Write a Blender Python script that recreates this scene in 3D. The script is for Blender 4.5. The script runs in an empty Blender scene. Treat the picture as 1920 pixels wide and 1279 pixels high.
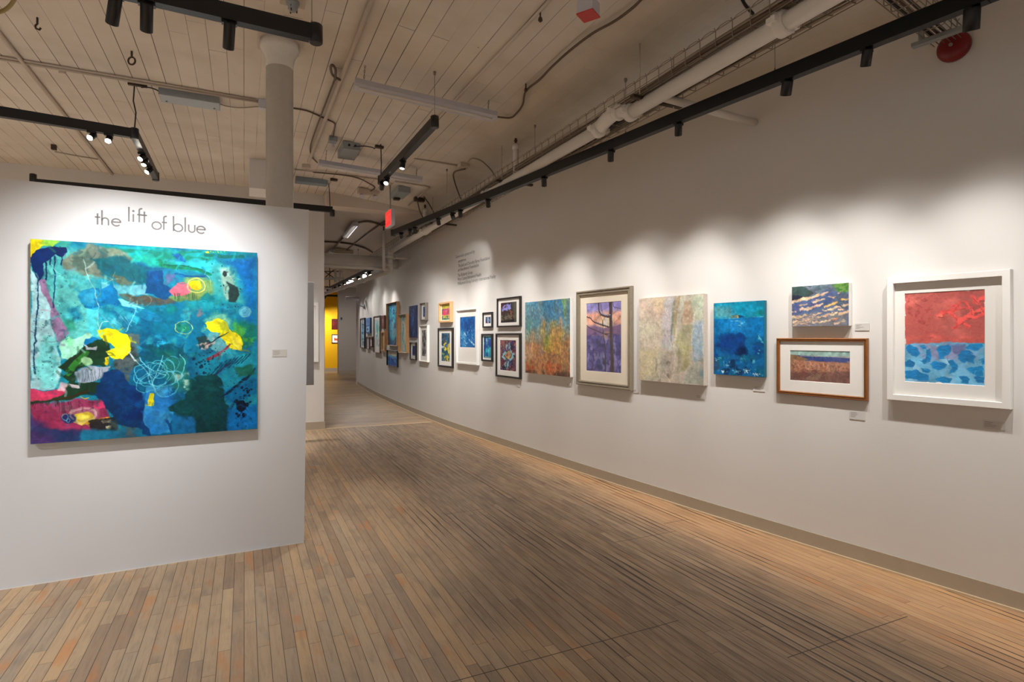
import bpy, bmesh, math, random
import numpy as np
from mathutils import Vector, Matrix

# ------------------------------------------------------------ camera, world, exposure
SC = bpy.context.scene
COL = SC.collection
F = 1067.0                    # focal length in pixels of the 1920 px wide frame
CX, HY = 960.0, 632.0         # principal column, horizon row
EYE = 1.5
YAW = math.radians(25.2)      # the camera looks 25.2 degrees to the right of the floor boards
SY, CY = math.sin(YAW), math.cos(YAW)

cam_data = bpy.data.cameras.new('camera')
cam_data.sensor_width = 36.0
cam_data.lens = F / 1920.0 * 36.0
cam_data.shift_y = -(639.5 - HY) / 1920.0
cam_data.clip_start = 0.05
cam = bpy.data.objects.new('camera', cam_data)
cam.location = (0, 0, EYE)
cam.rotation_euler = (math.radians(90), 0, -YAW)
COL.objects.link(cam)
SC.camera = cam

world = bpy.data.worlds.new('gallery_ambience')
SC.world = world
world.use_nodes = True
bg = world.node_tree.nodes['Background']
bg.inputs[0].default_value = (1.0, 0.96, 0.93, 1)
bg.inputs[1].default_value = 0.33

SC.view_settings.view_transform = 'Standard'
SC.view_settings.look = 'None'
SC.view_settings.gamma = 1.0
SC.view_settings.use_curve_mapping = False
SC.view_settings.exposure = 0.0
try:
    SC.cycles.use_denoising = True
    SC.cycles.use_adaptive_sampling = True
    SC.cycles.adaptive_threshold = 0.025
    SC.cycles.max_bounces = 7
    SC.cycles.diffuse_bounces = 4
    SC.cycles.sample_clamp_indirect = 4.0
    SC.cycles.caustics_reflective = False
    SC.cycles.caustics_refractive = False
except Exception:
    pass

SPOT_COLOR = (1.0, 0.96, 0.91)
WALL_WATTS = 99.0             # gallery spot aimed at a picture

# ------------------------------------------------------------ measuring helpers
def ray(px, py):
    l, u = (px - CX) / F, (HY - py) / F
    return Vector((CY * l + SY, -SY * l + CY, u))     # per metre of depth
EYEV = Vector((0, 0, EYE))
def at_depth(px, py, d): return EYEV + ray(px, py) * d
def at_z(px, py, z): r = ray(px, py); return EYEV + r * ((z - EYE) / r.z)
def at_y(px, py, y): r = ray(px, py); return EYEV + r * (y / r.y)
def at_x(px, py, x): r = ray(px, py); return EYEV + r * (x / r.x)
def ceil_z(x):
    if x < 1.0: return EYE + 2.3
    if x > 3.6: return EYE + 2.0
    return EYE + 2.3 - 0.3 * (x - 1.0) / 2.6
def at_ceil(px, py, drop=0.0):
    r = ray(px, py); z = EYE + 2.2
    for _ in range(30):
        p = EYEV + r * ((z - drop - EYE) / r.z); z = ceil_z(p.x)
    return EYEV + r * ((z - drop - EYE) / r.z)

# plan of the long curving wall, near end first
WALL = [(4.56, -3.2), (4.08, 0.0), (3.96, 0.8), (3.84, 1.6), (3.76, 2.12), (3.64, 2.92), (3.51, 3.93), (3.385, 5.1),
        (3.32, 5.8), (3.25, 6.64), (3.11, 8.5), (3.05, 9.78), (3.02, 10.9), (3.01, 12.2), (3.04, 14.7), (3.21, 18.2)]
def catmull(P, n=6):
    out = []
    for i in range(len(P) - 1):
        p0 = Vector(P[max(i - 1, 0)]); p1 = Vector(P[i]); p2 = Vector(P[i + 1]); p3 = Vector(P[min(i + 2, len(P) - 1)])
        for k in range(n):
            t = k / n
            out.append(0.5 * ((2 * p1) + (p2 - p0) * t + (2 * p0 - 5 * p1 + 4 * p2 - p3) * t * t + (3 * p1 - p0 - 3 * p2 + p3) * t ** 3))
    out.append(Vector(P[-1]))
    return out
def offset_poly(P, d):
    """shift a plan polyline by d to its left-hand side when walked from first to last (towards the room)"""
    out = []
    for i, p in enumerate(P):
        a, b = P[max(i - 1, 0)], P[min(i + 1, len(P) - 1)]
        t = (b - a).normalized(); out.append(p + Vector((-t.y, t.x)) * d)
    return out
WPOLY = catmull(WALL)                     # near -> far; its left side is the room
PART = [Vector((0.395, 4.409)), Vector((-1.307, 4.345)), Vector((-4.5, 4.225))]   # front face of the free-standing wall
def hit_poly(px, P):
    r = ray(px, HY); best = None
    for a, b in zip(P[:-1], P[1:]):
        e = b - a
        den = r.x * e.y - r.y * e.x
        if abs(den) < 1e-9: continue
        t = (a.x * e.y - a.y * e.x) / den
        u = (a.x * r.y - a.y * r.x) / den
        if t > 0 and -1e-6 <= u <= 1 + 1e-6 and (best is None or t < best): best = t
    if best is None: raise ValueError('ray misses the wall at %s' % px)
    return best
def on_wall(px, py, P=None, off=0.0):
    d = hit_poly(px, offset_poly(P or WPOLY, off))
    return at_depth(px, py, d), d

# ------------------------------------------------------------ scene helpers
def link(name, me, parent=None, label=None, cat=None, group=None, kind=None):
    o = bpy.data.objects.new(name, me); COL.objects.link(o)
    if parent is not None: o.parent = parent
    if label: o['label'] = label
    if cat: o['category'] = cat
    if group: o['group'] = group
    if kind: o['kind'] = kind
    return o
def empty(name, loc, rz=0.0, label=None, cat=None, group=None):
    o = link(name, None, None, label, cat, group)
    o.location = loc; o.rotation_euler = (0, 0, rz); o.empty_display_size = 0.05
    return o
def mesh(bm, name, mat, smooth=False, smooth_angle=None):
    me = bpy.data.meshes.new(name); bm.normal_update(); bm.to_mesh(me); bm.free()
    for m in (mat if isinstance(mat, (list, tuple)) else [mat]): me.materials.append(m)
    if smooth:
        for p in me.polygons: p.use_smooth = True
        if smooth_angle:
            try: me.set_sharp_from_angle(angle=math.radians(smooth_angle))
            except Exception: pass
    return me
def add_box(bm, c, s, rot=None, mi=0):
    """box centred on c with full size s"""
    vs = []
    for z in (-.5, .5):
        for y in (-.5, .5):
            for x in (-.5, .5):
                v = Vector((x * s[0], y * s[1], z * s[2]))
                if rot is not None: v = rot @ v
                vs.append(bm.verts.new(v + Vector(c)))
    for f in ((0, 2, 3, 1), (4, 5, 7, 6), (0, 1, 5, 4), (2, 6, 7, 3), (0, 4, 6, 2), (1, 3, 7, 5)):
        fc = bm.faces.new([vs[i] for i in f]); fc.material_index = mi
    return vs
def add_bevbox(bm, c, s, b=0.004, rot=None, mi=0):
    t = bmesh.new(); add_box(t, (0, 0, 0), s)
    bmesh.ops.bevel(t, geom=t.edges[:], offset=b, segments=2, profile=0.5, affect='EDGES')
    add_bm(bm, t, Matrix.Translation(Vector(c)) @ (rot.to_4x4() if rot is not None else Matrix()), mi)
def add_bm(bm, t, M, mi=0):
    mp = {v: bm.verts.new(M @ v.co) for v in t.verts}
    for f in t.faces:
        try:
            n = bm.faces.new([mp[v] for v in f.verts]); n.material_index = mi
        except ValueError: pass
    t.free()
def add_tube(bm, P, r, seg=10, caps=True, mi=0, closed=False):
    P = [Vector(p) for p in P]; n = len(P); rr = r if isinstance(r, (list, tuple)) else [r] * n
    rings = []; nrm = None
    for i, p in enumerate(P):
        if closed: t = P[(i + 1) % n] - P[i - 1]
        else: t = P[min(i + 1, n - 1)] - P[max(i - 1, 0)]
        t.normalize()
        if nrm is None:
            a = Vector((0, 0, 1)) if abs(t.z) < .9 else Vector((1, 0, 0)); nrm = (a - t * a.dot(t)).normalized()
        else:
            nrm = (nrm - t * nrm.dot(t)); nrm.normalize()
        b = t.cross(nrm)
        rings.append([bm.verts.new(p + (nrm * math.cos(2 * math.pi * k / seg) + b * math.sin(2 * math.pi * k / seg)) * rr[i]) for k in range(seg)])
    m = n if closed else n - 1
    for i in range(m):
        A, B = rings[i], rings[(i + 1) % n]
        for k in range(seg):
            f = bm.faces.new((A[k], A[(k + 1) % seg], B[(k + 1) % seg], B[k])); f.material_index = mi; f.smooth = True
    if caps and not closed:
        f = bm.faces.new(rings[0][::-1]); f.material_index = mi
        f = bm.faces.new(rings[-1]); f.material_index = mi
def add_lathe(bm, prof, seg=24, M=None, mi=0, caps=True):
    """prof = [(r, z)] revolved about local z"""
    M = M or Matrix(); rings = []
    for r, z in prof:
        rings.append([bm.verts.new(M @ Vector((r * math.cos(2 * math.pi * k / seg), r * math.sin(2 * math.pi * k / seg), z))) for k in range(seg)])
    for A, B in zip(rings[:-1], rings[1:]):
        for k in range(seg):
            f = bm.faces.new((A[k], A[(k + 1) % seg], B[(k + 1) % seg], B[k])); f.material_index = mi; f.smooth = True
    if caps:
        f = bm.faces.new(rings[0][::-1]); f.material_index = mi
        f = bm.faces.new(rings[-1]); f.material_index = mi
def align(d):
    """matrix turning local z towards d"""
    return Vector(d).normalized().to_track_quat('Z', 'Y').to_matrix()
def arc_pts(pts, r=0.05, n=5):
    """round the corners of a polyline"""
    P = [Vector(p) for p in pts]; out = [P[0]]
    for i in range(1, len(P) - 1):
        a = (P[i - 1] - P[i]); b = (P[i + 1] - P[i]); q = min(r, a.length * .45, b.length * .45)
        p1 = P[i] + a.normalized() * q; p2 = P[i] + b.normalized() * q
        for k in range(n + 1):
            t = k / n; out.append(p1 * (1 - t) ** 2 + P[i] * 2 * t * (1 - t) + p2 * t * t)
    out.append(P[-1]); return out
def spline(pts, n=6): return catmull([Vector(p) for p in pts], n)
def box_obj(name, c, s, mat, parent=None, bev=0.0, rot=None, **k):
    bm = bmesh.new()
    if bev: add_bevbox(bm, c, s, bev, rot)
    else: add_box(bm, c, s, rot)
    return link(name, mesh(bm, name, mat), parent, **k)
def tube_obj(name, P, r, mat, parent=None, seg=10, **k):
    bm = bmesh.new(); add_tube(bm, P, r, seg)
    return link(name, mesh(bm, name, mat), parent, **k)

# ------------------------------------------------------------ materials
def srgb(c):
    out = []
    for v in c[:3]:
        v /= 255.0
        out.append(v / 12.92 if v <= 0.04045 else ((v + 0.055) / 1.055) ** 2.4)
    return out + [1.0]
class NT:
    def __init__(s, name):
        s.m = bpy.data.materials.new(name); s.m.use_nodes = True; s.t = s.m.node_tree
        s.b = s.t.nodes['Principled BSDF']; s.out = s.t.nodes['Material Output']
    def n(s, typ, **k):
        nd = s.t.nodes.new(typ)
        for a, v in k.items(): setattr(nd, a, v)
        return nd
    def put(s, sock, v):
        if v is None: return
        if isinstance(v, bpy.types.NodeSocket): s.t.links.new(v, sock)
        elif isinstance(v, (int, float)):
            try: sock.default_value = float(v)
            except TypeError: sock.default_value = [float(v)] * len(sock.default_value)
        else:
            v = list(v)
            if len(sock.default_value) == 3: v = v[:3]
            sock.default_value = v
    def math(s, op, a, b=None, c=None, clamp=False):
        nd = s.n('ShaderNodeMath', operation=op, use_clamp=clamp)
        s.put(nd.inputs[0], a); s.put(nd.inputs[1], b)
        if c is not None: s.put(nd.inputs[2], c)
        return nd.outputs[0]
    def step(s, v, lo, hi):
        nd = s.n('ShaderNodeMapRange', interpolation_type='SMOOTHSTEP')
        s.put(nd.inputs[0], v); s.put(nd.inputs[1], lo); s.put(nd.inputs[2], hi); return nd.outputs[0]
    def mix(s, f, a, b, mode='MIX'):
        nd = s.n('ShaderNodeMix', data_type='RGBA', blend_type=mode)
        s.put(nd.inputs[0], f); s.put(nd.inputs[6], a); s.put(nd.inputs[7], b); return nd.outputs[2]
    def noise(s, vec, scale=5, detail=3, rough=.55, dist=0.0, out=0):
        nd = s.n('ShaderNodeTexNoise'); s.put(nd.inputs['Vector'], vec)
        s.put(nd.inputs['Scale'], scale); s.put(nd.inputs['Detail'], detail); s.put(nd.inputs['Roughness'], rough); s.put(nd.inputs['Distortion'], dist)
        return nd.outputs[out]
    def coord(s): return s.n('ShaderNodeTexCoord').outputs['Object']
    def sep(s, v):
        nd = s.n('ShaderNodeSeparateXYZ'); s.put(nd.inputs[0], v); return nd.outputs
    def comb(s, x=0, y=0, z=0):
        nd = s.n('ShaderNodeCombineXYZ'); s.put(nd.inputs[0], x); s.put(nd.inputs[1], y); s.put(nd.inputs[2], z); return nd.outputs[0]
    def white(s, vec, out='Value'):
        nd = s.n('ShaderNodeTexWhiteNoise', noise_dimensions='3D'); s.put(nd.inputs['Vector'], vec); return nd.outputs[out]
    def ramp(s, f, stops):
        nd = s.n('ShaderNodeValToRGB'); e = nd.color_ramp.elements
        while len(e) > 1: e.remove(e[-1])
        e[0].position = stops[0][0]; e[0].color = stops[0][1]
        for p, c in stops[1:]:
            x = e.new(p); x.color = c
        s.put(nd.inputs[0], f); return nd.outputs[0]
    def bump(s, h, strength=.3, dist=.01):
        nd = s.n('ShaderNodeBump'); s.put(nd.inputs['Strength'], strength); s.put(nd.inputs['Distance'], dist); s.put(nd.inputs['Height'], h)
        s.t.links.new(nd.outputs[0], s.b.inputs['Normal'])
    def set(s, col=None, rough=None, metal=None, **k):
        s.put(s.b.inputs['Base Color'], col); s.put(s.b.inputs['Roughness'], rough); s.put(s.b.inputs['Metallic'], metal)
        for a, v in k.items(): s.put(s.b.inputs[a.replace('_', ' ')], v)
        return s.m
MATS = {}
def plain(name, rgb, rough=.6, metal=0.0, var=.06, scale=14, bump=0.0, spec=None):
    """a painted or cast surface with slight procedural unevenness"""
    if name in MATS: return MATS[name]
    t = NT(name); c = srgb(rgb); co = t.coord()
    n = t.noise(co, scale, 4)
    lo = [v * (1 - var) for v in c[:3]] + [1]; hi = [min(v * (1 + var), 1) for v in c[:3]] + [1]
    t.set(t.mix(n, lo, hi), rough, metal)
    if spec is not None: t.put(t.b.inputs['Specular IOR Level'], spec)
    if bump: t.bump(n, bump, .004)
    MATS[name] = t.m; return t.m
def glow(name, rgb, strength):
    if name in MATS: return MATS[name]
    t = NT(name); t.set((0, 0, 0, 1), .4)
    t.put(t.b.inputs['Emission Color'], srgb(rgb)); t.put(t.b.inputs['Emission Strength'], strength)
    MATS[name] = t.m; return t.m
def glass_mat():
    if 'picture_glass' in MATS: return MATS['picture_glass']
    t = NT('picture_glass')
    tr = t.n('ShaderNodeBsdfTransparent'); gl = t.n('ShaderNodeBsdfGlossy'); gl.inputs['Roughness'].default_value = .02
    mx = t.n('ShaderNodeMixShader'); mx.inputs[0].default_value = .04; t.t.links.new(tr.outputs[0], mx.inputs[1]); t.t.links.new(gl.outputs[0], mx.inputs[2])
    t.t.links.new(mx.outputs[0], t.out.inputs['Surface']); MATS['picture_glass'] = t.m; return t.m

def floor_mat(name, along_y=True, width=.057):
    t = NT(name); co = t.coord(); x, y, z = t.sep(co)
    ac, al = (x, y) if along_y else (y, x)
    row = t.math('FLOOR', t.math('DIVIDE', ac, width))
    fx = t.math('FRACT', t.math('DIVIDE', ac, width))
    rn = t.white(t.comb(row, 3.7, 0))
    # the boards in the right half are older, longer and gappier
    worn = t.step(t.math('ADD', ac, t.math('MULTIPLY', t.noise(co, .7, 2), 1.6)), 1.5, 2.6) if along_y else t.math('ADD', 0.35, 0.0)
    blk = t.math('ADD', .74, t.math('MULTIPLY', t.math('GREATER_THAN', row, 13.5), 1.9))
    sh = t.math('DIVIDE', t.math('ADD', al, t.math('MULTIPLY', rn, 9.0)), blk)
    seg = t.math('FLOOR', sh); fy = t.math('FRACT', sh)
    idv = t.comb(row, seg, 1.3)
    a = t.white(idv); idc = t.n('ShaderNodeTexWhiteNoise', noise_dimensions='3D'); t.put(idc.inputs['Vector'], idv)
    r3, g3, b3 = t.sep(idc.outputs['Color'])
    base = t.ramp(a, [(0, srgb((164, 138, 112))), (.2, srgb((178, 152, 124))), (.45, srgb((190, 163, 131))), (.7, srgb((200, 167, 127))), (.86, srgb((174, 153, 128))), (1, srgb((208, 178, 140)))])
    off = t.math('MULTIPLY', r3, 37.0)
    # fine grain along the boards, different in each of them
    gv = t.comb(t.math('ADD', t.math('MULTIPLY', ac, 48.0), off), t.math('ADD', t.math('MULTIPLY', al, 3.2), t.math('MULTIPLY', g3, 19.0)), 0)
    grain = t.noise(gv, 1.0, 4, .55, .8)
    col = t.mix(t.math('MULTIPLY', t.step(grain, .45, .75), .26), base, srgb((126, 100, 78)))
    # grey cloudy figure and orange heartwood patches
    bv = t.comb(t.math('ADD', t.math('MULTIPLY', ac, 8.0), off), t.math('ADD', t.math('MULTIPLY', al, 2.6), off), 0)
    cloud = t.noise(bv, 1.0, 4, .6)
    col = t.mix(t.math('MULTIPLY', t.step(cloud, .48, .72), .55), col, srgb((136, 124, 110)))
    big = t.noise(co, 1.1, 3)
    col = t.mix(t.math('MULTIPLY', t.step(big, .50, .70), .35), col, srgb((140, 122, 104)))
    orange = t.noise(t.comb(t.math('ADD', t.math('MULTIPLY', ac, 6.0), t.math('MULTIPLY', b3, 51.0)), t.math('ADD', t.math('MULTIPLY', al, 2.2), off), 3.0), 1.0, 3)
    col = t.mix(t.math('MULTIPLY', t.step(orange, .58, .72), .60), col, srgb((206, 136, 76)))
    knot = t.noise(t.comb(t.math('ADD', t.math('MULTIPLY', ac, 20.0), off), t.math('MULTIPLY', al, 11.0), 8.0), 1.0, 2)
    col = t.mix(t.math('MULTIPLY', t.step(knot, .73, .80), .7), col, srgb((84, 60, 44)))
    # traffic-worn grey brown planks further right, fading out in the painted lit strip along the wall
    off_lit_edge = t.math('SUBTRACT', 1.0, t.math('MULTIPLY', t.step(t.math('ADD', ac, t.math('MULTIPLY', big, .5)), 3.0, 3.6), .8)) if along_y else 1.0
    wear = t.math('MULTIPLY', t.math('MULTIPLY', worn, off_lit_edge), t.math('ADD', .58, t.math('MULTIPLY', t.white(t.comb(row, seg, 5.0)), .25)))
    col = t.mix(wear, col, t.mix(t.step(t.math('ADD', t.math('MULTIPLY', grain, .6), t.math('MULTIPLY', cloud, .4)), .38, .62), srgb((142, 120, 98)), srgb((100, 80, 63))))
    # warm orange lamplight painted into the boards in a strip beside the wall
    if along_y: col = t.mix(t.math('MULTIPLY', t.math('SUBTRACT', 1.0, off_lit_edge), .50), col, t.mix(cloud, srgb((214, 160, 104)), srgb((190, 128, 74))))
    # open joints between the boards
    edge = t.math('MINIMUM', fx, t.math('SUBTRACT', 1.0, fx))
    gapn = t.noise(t.comb(t.math('MULTIPLY', row, 17.7), t.math('MULTIPLY', al, .6), 2.0), 1.0, 4)
    gw = t.math('ADD', .034, t.math('MULTIPLY', t.math('MULTIPLY', t.step(gapn, .52, .64), worn), .20))
    gap = t.math('SUBTRACT', 1.0, t.step(edge, t.math('MULTIPLY', gw, .35), gw))
    ed2 = t.math('MULTIPLY', t.math('MINIMUM', fy, t.math('SUBTRACT', 1.0, fy)), blk)
    gap2 = t.math('SUBTRACT', 1.0, t.step(ed2, .0006, .002))
    g = t.math('MAXIMUM', gap, t.math('MULTIPLY', gap2, .85))
    if along_y:
        for sy, sx0, sx1 in ((2.35, .80, 2.08), (1.86, 2.30, 3.22), (3.44, 2.45, 3.02), (3.62, 3.05, 3.3), (4.6, 1.55, 1.9)):
            seam = t.math('MULTIPLY', t.math('LESS_THAN', t.math('ABSOLUTE', t.math('SUBTRACT', al, sy)), .0028), t.math('MULTIPLY', t.math('GREATER_THAN', ac, sx0), t.math('LESS_THAN', ac, sx1)))
            g = t.math('MAXIMUM', g, seam)
    streak = t.noise(t.comb(t.math('MULTIPLY', ac, 46.0), t.math('MULTIPLY', al, 1.3), 5.0), 1.0, 6, .65)
    g = t.math('MAXIMUM', g, t.math('MULTIPLY', t.math('MULTIPLY', t.step(streak, .60, .68), wear), .9))
    grit = t.noise(t.comb(t.math('MULTIPLY', ac, 120.0), t.math('MULTIPLY', al, 7.0), 1.0), 1.0, 4, .7)
    col = t.mix(t.math('MULTIPLY', t.step(grit, .50, .72), .22), col, srgb((84, 64, 50)))
    col = t.mix(t.math('MULTIPLY', g, .92), col, srgb((44, 31, 23)))
    t.set(col, t.math('ADD', .34, t.math('MULTIPLY', grain, .2)))
    t.put(t.b.inputs['Specular IOR Level'], .38)
    t.bump(t.math('SUBTRACT', t.math('MULTIPLY', grain, .08), g), .3, .003)
    return t.m
def ceiling_mat():
    t = NT('painted_ceiling_boards'); co = t.coord(); x, y, z = t.sep(co)
    w = .128
    row = t.math('FLOOR', t.math('DIVIDE', x, w)); fx = t.math('FRACT', t.math('DIVIDE', x, w))
    rn = t.white(t.comb(row, 1.1, 0)); sh = t.math('DIVIDE', t.math('ADD', y, t.math('MULTIPLY', rn, 11.0)), 2.6)
    seg = t.math('FLOOR', sh); fy = t.math('FRACT', sh)
    a = t.white(t.comb(row, seg, 2.0))
    base = t.mix(a, srgb((212, 204, 192)), srgb((220, 212, 200)))
    n = t.noise(co, 2.2, 4); base = t.mix(t.step(n, .35, .75), base, srgb((204, 194, 180)))
    edge = t.math('MINIMUM', fx, t.math('SUBTRACT', 1.0, fx))
    gn = t.noise(t.comb(t.math('MULTIPLY', row, 7.7), t.math('MULTIPLY', y, .55), 0), 1.0, 3)
    rough_side = t.math('SUBTRACT', 1.0, t.math('MULTIPLY', t.step(x, 1.7, 2.4), .85))
    str_ = t.math('MULTIPLY', t.step(t.math('ADD', gn, t.math('MULTIPLY', t.math('SUBTRACT', t.white(t.comb(row, 9.0, 4.0)), .5), .3)), .28, .54), rough_side)
    gw = t.math('ADD', .013, t.math('MULTIPLY', str_, .020))
    gap = t.math('MULTIPLY', t.math('SUBTRACT', 1.0, t.step(edge, t.math('MULTIPLY', gw, .3), gw)), str_)
    ed2 = t.math('MULTIPLY', t.math('MINIMUM', fy, t.math('SUBTRACT', 1.0, fy)), 2.6)
    gap2 = t.math('MULTIPLY', t.math('MULTIPLY', t.math('SUBTRACT', 1.0, t.step(ed2, .001, .0035)), t.step(a, .35, .5)), rough_side)
    g = t.math('MAXIMUM', gap, gap2)
    sp = t.noise(co, 21, 2); g = t.math('MAXIMUM', g, t.math('MULTIPLY', t.step(sp, .775, .80), .8))
    t.set(t.mix(t.math('MULTIPLY', g, .94), base, srgb((48, 34, 26))), .62)
    t.bump(t.math('SUBTRACT', t.math('MULTIPLY', n, .2), g), .4, .004)
    return t.m
def wall_paint(name, rgb, scuffs=False):
    t = NT(name); co = t.coord(); c = srgb(rgb)
    n = t.noise(co, 1.3, 3); col = t.mix(t.step(n, .3, .75), c, [v * .965 for v in c[:3]] + [1])
    if scuffs:
        s = t.noise(co, 5.5, 2); col = t.mix(t.math('MULTIPLY', t.step(s, .76, .82), .18), col, srgb((120, 112, 106)))
    t.set(col, .72); t.put(t.b.inputs['Specular IOR Level'], .25)
    t.bump(t.noise(co, 190, 2), .05, .001)
    return t.m
def wood_mat(name, a, b, scale=(4, 4, 30), rough=.45):
    if name in MATS: return MATS[name]
    t = NT(name); co = t.coord(); mp = t.n('ShaderNodeMapping'); t.put(mp.inputs[0], co); mp.inputs['Scale'].default_value = scale
    n = t.noise(mp.outputs[0], 3, 5, .6, 1.2)
    t.set(t.mix(n, srgb(a), srgb(b)), rough); MATS[name] = t.m; return t.m

M_WALL = wall_paint('white_gallery_wall_paint', (222, 219, 216), True)
M_PART = wall_paint('cool_white_partition_paint', (222, 224, 228))
M_FAR = wall_paint('grey_taupe_far_wall_paint', (176, 168, 162))
M_YEL = wall_paint('yellow_wall_paint', (236, 178, 14))
M_ORANGE = wall_paint('orange_wall_paint', (196, 74, 22))
M_BASE = plain('taupe_vinyl_baseboard', (172, 160, 142), .5)
M_SHOE = plain('pale_shoe_molding', (206, 184, 152), .5)
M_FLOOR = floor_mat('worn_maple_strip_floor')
M_FLOOR2 = floor_mat('maple_strip_floor_laid_crosswise', along_y=False)
M_CEIL = ceiling_mat()
M_CEILFAR = plain('smooth_cream_ceiling_paint', (212, 200, 188), .65, scale=2)
M_CREAM = plain('cream_painted_metal', (190, 176, 160), .5)
M_PIPE = plain('white_painted_pipe', (226, 221, 214), .45, scale=6)
M_COLUMN = plain('glossy_grey_column_paint', (226, 224, 220), .18, scale=30, bump=.25)
M_BLACK = plain('matte_black_powder_coat', (12, 11, 11), .45)
M_BLACKP = plain('black_plastic', (24, 23, 23), .35)
M_GALV = plain('galvanised_steel', (152, 158, 160), .42, .35)
M_FIXT = plain('white_enamel_fixture', (196, 196, 204), .4)
M_DKMETAL = plain('dark_bronze_metal', (70, 56, 44), .5, .4)
M_CABLE = plain('brown_cable_jacket', (92, 74, 58), .55)
M_CABLEB = plain('black_cable_jacket', (40, 32, 28), .5)
M_CABLEW = plain('cream_cable_jacket', (160, 146, 130), .55)
M_WIRE = plain('zinc_wire', (146, 134, 118), .45, .4)
M_STEEL = plain('brushed_steel', (170, 166, 158), .35, .8)
M_RED = plain('fire_alarm_red', (120, 8, 12), .4)
M_REDP = plain('red_plate', (190, 52, 48), .5)
M_TEXT = plain('charcoal_vinyl_lettering', (122, 120, 120), .6)
M_MAT = plain('white_mat_board', (236, 233, 228), .8, var=.015)
M_CREAMMAT = plain('ivory_mat_board', (232, 220, 200), .8, var=.02)
M_PLACARD = plain('light_grey_placard', (206, 202, 198), .7, var=.02)
M_INK = plain('dark_ink', (110, 106, 104), .7)
M_LENS = glow('lamp_lens_glow', (255, 240, 215), 30.0)
M_LENSFAR = glow('bright_lamp_lens_glow', (255, 246, 230), 90.0)
M_LENSDIM = glow('glancing_lamp_lens_glow', (255, 240, 215), 3.0)
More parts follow.
